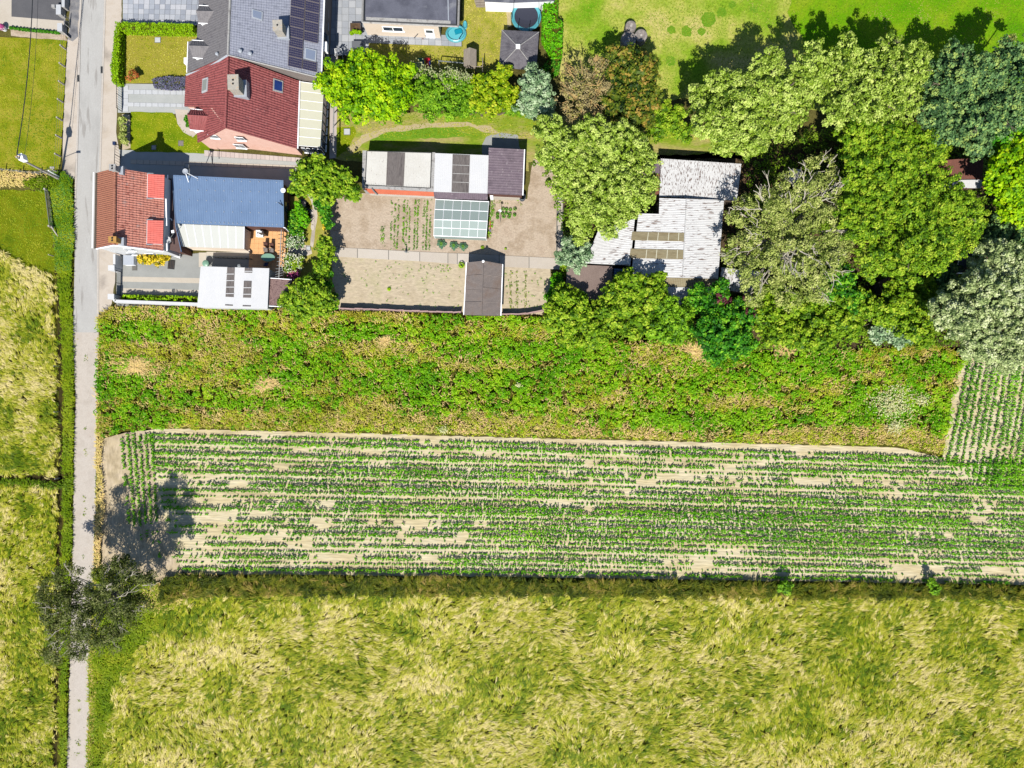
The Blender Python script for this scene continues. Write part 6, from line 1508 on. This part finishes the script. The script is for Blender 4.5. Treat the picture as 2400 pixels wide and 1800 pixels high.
locks('hay_grass', p, ang + rng.normal(0, .3, len(p)), .6, .05, hgt * .34, .11, g_hay, tint, m=8, w=.14)
# west hay fields
for poly, b, tb_ in (([(-60, 560), (40, 615), (90, 640), (126, 655), (136, 860), (138, 1112), (-60, 1110)], 2.2, .52), ([(-60, 1142), (136, 1147), (132, 1500), (124, 1900), (-60, 1900)], 1.2, .38)):
    p = scatter(poly, 22); p = p + rng.normal(0, .28, p.shape); x, y = p[:, 0], p[:, 1]
    n1 = fbm(x * .3 + 20, y * .3 + 3, 4); n2 = fbm(x * .9 + 8, y * .9, 3)
    tint = tb_ + (n1 - .5) * 1.6 + (n2 - .5) * .6 + rng.normal(0, .24, len(p))
    locks('hay_grass', p, field_angle(p, b, 1.8, .2) + rng.normal(0, .4, len(p)), .45, .05, .04 + .28 * fbm(x * .6, y * .6, 3), .10, g_hay, tint, m=7, w=.15)
# verges and banks
def bank2(poly):
    p = scatter(poly, 16); x, y = p[:, 0], p[:, 1]
    t_ = .40 + (fbm(x * .4, y * 1.2 + 60, 4) - .5) * 1.3 + rng.normal(0, .2, len(p))
    locks('verge_grass', p, field_angle(p, 1.2, 3.0, .5) + rng.normal(0, .7, len(p)), .7, .07, .1 + .7 * fbm(x * .8, y * 1.5, 3), .25, g_olv, t_, m=9, w=.16)
g_olv = leafmat('olive_bank_grass', LC((60, 78, 16), (100, 116, 26), (146, 146, 50), (196, 170, 90), k=1.3), .25)
def bank(poly, per, base, tb, mat, L=.45, W_=.09, hh=.25, z=.05, ts=.9):
    p = scatter(poly, per); x, y = p[:, 0], p[:, 1]
    tint = tb + (fbm(x * .5, y * .5 + 60, 4) - .5) * ts + rng.normal(0, .12, len(p))
    blades('verge_grass', p, field_angle(p, base, 2.5, .4), L, W_, z + .3 * fbm(x, y, 2), hh, mat, tint, spread=.8)
bank([(120, 408), (150, 408), (172, 425), (174, 560), (168, 700), (172, 790), (174, 920), (170, 1200), (162, 1560), (152, 1900), (140, 1900), (146, 1500), (150, 1200), (150, 860), (140, 640), (128, 540), (118, 450)], 90, 1.0, .42, g_lush)
bank([(120, 408), (150, 408), (172, 425), (174, 560), (168, 640), (140, 640), (128, 540), (118, 450)], 60, 1.0, .55, leafmat('mint_grass', LC((60, 120, 40), (110, 170, 60), (150, 196, 100), k=1.15), .25))
bank([(225, 900), (245, 1000), (240, 1100), (246, 1200), (236, 1330), (226, 1330), (228, 1200), (231, 1000)], 70, 1.0, .75, g_dry)
bank([(212, 1560), (222, 1340), (246, 1335), (300, 1350), (400, 1380), (400, 1420), (360, 1500), (300, 1580), (270, 1650), (245, 1900), (206, 1900)], 90, 1.5, .5, g_lush)
bank([(212, 1560), (220, 1360), (232, 1360), (224, 1600), (218, 1900), (207, 1900)], 50, 1.5, .35, g_dry)
bank2([(390, 1350), (1200, 1358), (2500, 1378), (2500, 1402), (1200, 1394), (440, 1396), (380, 1420)])
bank([(300, 1400), (430, 1345), (560, 1352), (560, 1372), (460, 1390), (380, 1440)], 60, 1.2, .6, g_dry)
bank([(-60, 402), (90, 408), (118, 412), (118, 436), (-60, 440)], 80, .2, .7, g_dry)
bank([(60, 425), (140, 412), (142, 440), (110, 452), (60, 440)], 90, .2, .3, g_lush, hh=.5)
sheet('ditch', [(-60, 1112), (160, 1116), (160, 1140), (-60, 1138)], 2 * Z, m_ditch, j=1)
bank([(120, 1126), (160, 1126), (160, 1142), (-60, 1142), (-60, 1124)], 60, .2, .2, g_lush)
# overgrown plot: low leaf mounds and dry stalks
poly = [(234, 742), (262, 722), (470, 722), (640, 728), (800, 733), (1290, 745), (1400, 800), (1600, 805), (1800, 828), (2190, 812), (2262, 828), (2238, 900), (2206, 1066), (2100, 1044), (1200, 1020), (370, 1002), (300, 1008), (236, 1028), (231, 900)]
mc = scatter(poly, 7.0)
gn = fbm(mc[:, 0] * .11 + 5, mc[:, 1] * .45 + 30, 5)
tpos = (P(0, 735)[1] - mc[:, 1]) / (P(0, 735)[1] - P(0, 1040)[1])
green = gn + .22 * np.sin(np.clip(tpos, 0, 1) * math.pi) - .10
isg = green + rng.normal(0, .09, len(mc)) > .50
def mounds(name, c, mat, m, rc, leaf, tb, asp=.85, hz=.9):
    I = np.repeat(np.arange(len(c)), m)
    hz_ = .1 + hz * 1.3 * fbm(c[:, 0] * .9, c[:, 1] * .9 + 11, 3) + rng.uniform(0, .25, len(c)) * hz
    r = rc * rng.uniform(.7, 1.3, len(c))
    d = norm(rng.normal(size=(len(I), 3)) * [1, 1, .8] + [0, 0, .35]); d[:, 2] = np.abs(d[:, 2])
    p = np.column_stack([c[I], hz_[I] * .6]) + d * r[I][:, None] * [1, 1, .9]
    tt = tb + (fbm(c[:, 0] * .5 + 77, c[:, 1] * .5, 3) - .5)[I] * .9 + rng.normal(0, .15, len(I))
    return quadmesh(name, leaves(p, norm(d * .6 + [0, 0, .6] + rng.normal(size=d.shape) * .35), leaf * rng.uniform(.7, 1.3, len(I)), leaf * asp), mat, tt, kind='stuff')
mounds('weeds', mc[isg], g_weed, 20, .30, .22, .5)
mounds('weeds', mc[~isg], leafmat('olive_weed_leaves', LC((90, 120, 14), (146, 172, 26), (186, 194, 54), (210, 202, 88), k=1.95), .25), 16, .30, .17, .5, .6)
p = scatter(poly, 40); x, y = p[:, 0], p[:, 1]; y0_ = P(0, 760)[1]
g2 = fbm(x * .11 + 5, y * .45 + 30, 5) + .22 * np.sin(np.clip((P(0, 735)[1] - y) / 16.2, 0, 1) * math.pi) - .10
keep = (g2 + rng.normal(0, .05, len(p)) < .47) | (rng.random(len(p)) < .14); p = p[keep]; x, y = p[:, 0], p[:, 1]
blades('dry_weeds', p, field_angle(p, 1.2, 2.6, .5), .42, .075, .12 + .5 * fbm(x * .7, y * .7 + 11, 3), .34, g_dry, .5 + np.clip((y0_ - y) / 14, 0, 1) ** 2 * np.clip((x + 30) / 40, 0, 1) * .3 + (fbm(x * .6, y * .6, 3) - .5) * 1.4 + rng.normal(0, .15, len(p)), spread=.8)
for i, (x, y, r, lab) in enumerate(((2085, 945, 32, 'broad patch of creamy white flowers near the maize corner'), (2092, 1002, 14, 'small white flower patch just above the maize corner'), (1043, 1007, 9, 'lone white umbel cluster on the northern edge of the maize'), (1215, 902, 5, 'tiny white flower cluster amid the green weeds'), (2150, 938, 12, 'thin scatter of white flowers right of the broad patch'))):
    q = P(x, y); t = thing('flower_patch', lab, 'flowers', q, 'white flower patches'); k = int(r * r * 1.1) + 30
    d = rng.normal(size=(k, 2)) * [1.0, .7] * r * .053 * .75; d += (np.array([fbm(d[:, 0] * .8 + i, d[:, 1] * .8, 2), fbm(d[:, 0] * .8, d[:, 1] * .8 + 7 + i, 2)]).T - .5) * r * .03; zz = .7 + rng.random(k) * .4
    quadmesh('petals', leaves(np.column_stack([q[0] + d[:, 0], q[1] + d[:, 1], zz]), norm(rng.normal(size=(k, 3)) * .3 + [0, 0, 1]), .14, .14), l_umbel, rng.random(k), t)
for i, (x, y, rx, lab) in enumerate(((905, 800, 16, 'round straw coloured grass tussock in the overgrown plot'), (630, 900, 30, 'wide dry patch of straw left of the plot centre'), (330, 860, 40, 'big dry straw patch near the gravel track'), (1625, 822, 30, 'dry straw tussock west of the dark glossy shrub'), (1830, 815, 30, 'dry straw tussock east of the dark glossy shrub'))):
    q = P(x, y); t = thing('straw_tussock', lab, 'tussock', q, 'straw tussocks'); k = int(rx * rx * .9) + 100
    a = rng.uniform(0, 6.28, k); rr = np.abs(rng.normal(0, .5, k)) * rx * .053 * (1 + .5 * np.sin(a * 2 + i) + .3 * np.sin(a * 3 + i * 2)); c = np.column_stack([q[0] + rr * np.cos(a), q[1] + rr * .6 * np.sin(a)])
    b = blades('straw', c, a, .45, .06, .45 + .3 * rng.random(k), .16, g_dry, .85 + rng.normal(0, .15, k), spread=.6)
    del b['kind']; b.parent = t; b.location = tuple(-ORI[t.name])
wood = [(1318, 640), (1322, 560), (1300, 470), (1300, 380), (1500, 376), (1540, 500), (1400, 530), (1370, 625), (1330, 700), (1430, 712), (1680, 720), (1700, 560), (1745, 460), (1745, 372), (1900, 300), (2500, 300), (2500, 800), (2260, 812), (1800, 822), (1400, 790), (1300, 745)]
mounds('undergrowth', scatter(wood, 3.2), leafmat('undergrowth_leaves', LC((50, 84, 14), (96, 132, 28), (134, 164, 48), (160, 170, 80), k=1.9), .25), 14, .38, .24, .45, .85, 1.3)
for k_ in range(2):   # grass creeping over both edges and the middle of the gravel track
    xs_ = rng.uniform(0, 1, 900); yy_ = 790 + xs_ * 1000
    ctr = np.interp(yy_, [779, 920, 1200, 1560, 1800], [203, 202, 198, 188, 182])
    off_ = (rng.choice([-27.5, 27.5], 900) + rng.normal(0, 1.6, 900)) if k_ == 0 else rng.normal(0, 2.0, 900)
    sel = (fbm(yy_ * .05, off_ * 0 + k_, 3) > (.42 if k_ == 0 else .62)); pp = np.array([P(a_, b_)[:2] for a_, b_ in zip((ctr + off_)[sel], yy_[sel])])
    blades('verge_grass', pp, rng.uniform(0, 6.28, len(pp)), .22, .06, np.full(len(pp), .01), .08, g_lush, rng.random(len(pp)), spread=1)
# maize rows
def maize(rows, name, step=.27, hgt=.42):
    B = []; RA = []
    for (x0, y0), (x1, y1), th, sf in rows:
        a, b = P(x0, y0)[:2], P(x1, y1)[:2]; L = np.linalg.norm(b - a); n = int(L / step)
        u = (np.arange(n) + rng.uniform(-.25, .25, n)) / n; q = a + (b - a) * u[:, None] + rng.normal(0, .045, (n, 2))
        dn = fbm(q[:, 0] * .05 + 9, q[:, 1] * .25 + 21, 2) * .45 + fbm(q[:, 0] * .30 + 3, q[:, 1] * 2.3, 2) * .55
        kp = dn + rng.normal(0, .06, n) > th; q = q[kp]; B.append(q); RA.append(np.clip((.55 + 1.1 * (dn[kp] - .3)) * sf * 1.25, .3, 1.5))
    c = np.concatenate(B); k = 6
    I = np.repeat(np.arange(len(c)), k); a0 = rng.uniform(0, 6.28, len(c))
    ang = a0[I] + np.tile(np.arange(k) * math.pi, len(c)) + rng.normal(0, .45, len(I))
    sz = np.concatenate(RA)[I]
    hs = np.tile(np.linspace(.06, .42, k), len(c)) * sz * hgt / .5
    L = .31 * sz * rng.uniform(.7, 1.2, len(I)); w = .058
    d = np.column_stack([np.cos(ang), np.sin(ang)]); s = np.column_stack([-d[:, 1], d[:, 0]]) * w
    p = c[I]; v = lambda q_, z: np.column_stack([q_, z])
    m1 = p + d * L[:, None] * .5; m2 = p + d * L[:, None]
    z1 = hs + .15 * sz; z2 = hs + .05 * sz
    Q = np.concatenate([np.stack([v(p - s * .6, hs), v(p + s * .6, hs), v(m1 + s, z1), v(m1 - s, z1)], 1), np.stack([v(m1 - s, z1), v(m1 + s, z1), v(m2 + s * .2, z2), v(m2 - s * .2, z2)], 1)])
    tt = .5 + (fbm(c[:, 0] * .4, c[:, 1] * .4, 3) - .5)[I] * .7 + rng.normal(0, .14, len(I))
    return quadmesh(name, Q, g_corn, np.concatenate([tt, tt]), kind='stuff')
rows = []
for i in range(23):
    u = (i + .5) / 23
    yl_ = 1012 + (1338 - 1012) * u; ym = 1034 + (1346 - 1034) * u; yr = 1072 + (1372 - 1072) * u; xl = 350 + 70 * u
    th = .32 + .07 * (i % 3 == 2)
    sf = [.9, 1.2, .55, 1.15, .6, 1.2, 1.0, .55, 1.2, .9, .6, 1.35, 1.35, .65, 1.2, .95, 1.25, .7, .95, .55, 1.1, .6, .9][i]
    rows.append(((xl, yl_), (1200, ym), th, sf)); rows.append(((1200, ym), (2100, yr - 8), th, sf)); rows.append(((2100, yr - 8), (2500, yr + 4), th + .04 if i > 3 else .45, sf))
maize(rows, 'maize_plants')
rows = []
for i in range(6): rows.append(((287 + i * 14, 1020), (306 + i * 14, 1240 + i * 14), .34 if i else .46, .9))
for i in range(22): rows.append(((2272 + i * 15, 836), (2218 + i * 15, 1090 + min(60, i * 8)), .30, 1.0 + .25 * math.sin(i * 2)))
maize(rows, 'maize_plants')
# vegetable rows
p = []
for i, (x, den) in enumerate(((899, .5), (919, .5), (927, .6), (935, .6), (948, 1.0), (955, .5), (962, .5), (974, .7), (981, .7), (995, .5), (1002, .8), (1010, .4))):
    n = int(130 * den); yy = rng.uniform(470, 586, n); xx = x - (yy - 470) * .035 + rng.normal(0, 1.1 if x != 899 else 3, n)
    if x == 899: yy = rng.uniform(530, 578, n)
    k = fbm(xx * .02 + i, yy * .08, 2) > .38
    for a_, b_ in zip(xx[k], yy[k]): p.append(P(a_, b_)[:2])
c = np.array(p); mounds('vegetable_rows', c, g_weed, 5, .075, .09, .35, .8, .12)
c = scatter([(1010, 615), (1060, 622), (1062, 640), (980, 632)], 5); mounds('ground_weeds', c, g_weed, 6, .14, .11, .6, .8, .1)
c = scatter([(790, 604), (1080, 628), (1082, 725), (800, 718)], .9); mounds('ground_weeds', c, g_weed, 5, .10, .10, .5, .7, .1)
c = scatter([(1180, 632), (1284, 640), (1270, 725), (1180, 728)], 1.6); mounds('ground_weeds', c, g_weed, 5, .10, .11, .4, .7, .1)
c = np.array([P(x + rng.normal(0, 1.5), y)[:2] for x in (1197, 1212, 1232) for y in rng.uniform(636, 722, 45)]); mounds('vegetable_rows', c, g_lush, 4, .09, .10, .5, .7, .12)
c = scatter([(1145, 560), (1150, 470), (1158, 470), (1154, 560)], 14); mounds('ground_weeds', c, g_weed, 8, .16, .13, .6, .8, .2)
c = scatter([(1150, 470), (1222, 474), (1222, 486), (1152, 480)], 4); mounds('ground_weeds', c, g_lush, 6, .14, .11, .5, .8, .15)
# lawns: short tufts so that they are not flat colour
for poly, mt, tb, per in (([(-60, 86), (150, 95), (158, 98), (148, 300), (140, 396), (-60, 398)], g_lush, .62, 26), ([(-60, 442), (102, 448), (112, 520), (126, 590), (120, 655), (60, 664), (-60, 606)], g_lush, .5, 30),
        ([(294, 76), (468, 78), (460, 190), (292, 196)], g_hay, .45, 22), ([(308, 264), (404, 266), (427, 302), (470, 330), (470, 360), (430, 356), (320, 354)], g_lush, .66, 26),
        ([(864, 104), (1082, 111), (1086, -30), (1188, -30), (1188, 166), (1000, 170)], g_hay, .45, 22), ([(790, 264), (1296, 270), (1560, 302), (1700, 330), (1230, 330), (1120, 318), (860, 325), (830, 360), (788, 366)], g_hay, .35, 16), ([(1308, -40), (2460, -40), (2460, 200), (1950, 250), (1610, 225), (1500, 245), (1332, 230)], leafmat('meadow_tufts', LC((100, 156, 20), (144, 186, 40), (190, 206, 84), (222, 216, 128), k=1.2), .3), .45, 20)):
    p = scatter(poly, per); x, y = p[:, 0], p[:, 1]
    tint = tb + (fbm(x * .35 + 13, y * .35, 4) - .5) * 1.1 + rng.normal(0, .13, len(p))
    blades('lawn_grass', p, field_angle(p, 1.0, 3.0, .6), .16, .07, np.full(len(p), .012), .05, mt, tint, spread=1.5)
print('objects', len(bpy.data.objects), 'tris approx', sum(len(o.data.polygons) * 2 for o in bpy.data.objects if o.type == 'MESH'))
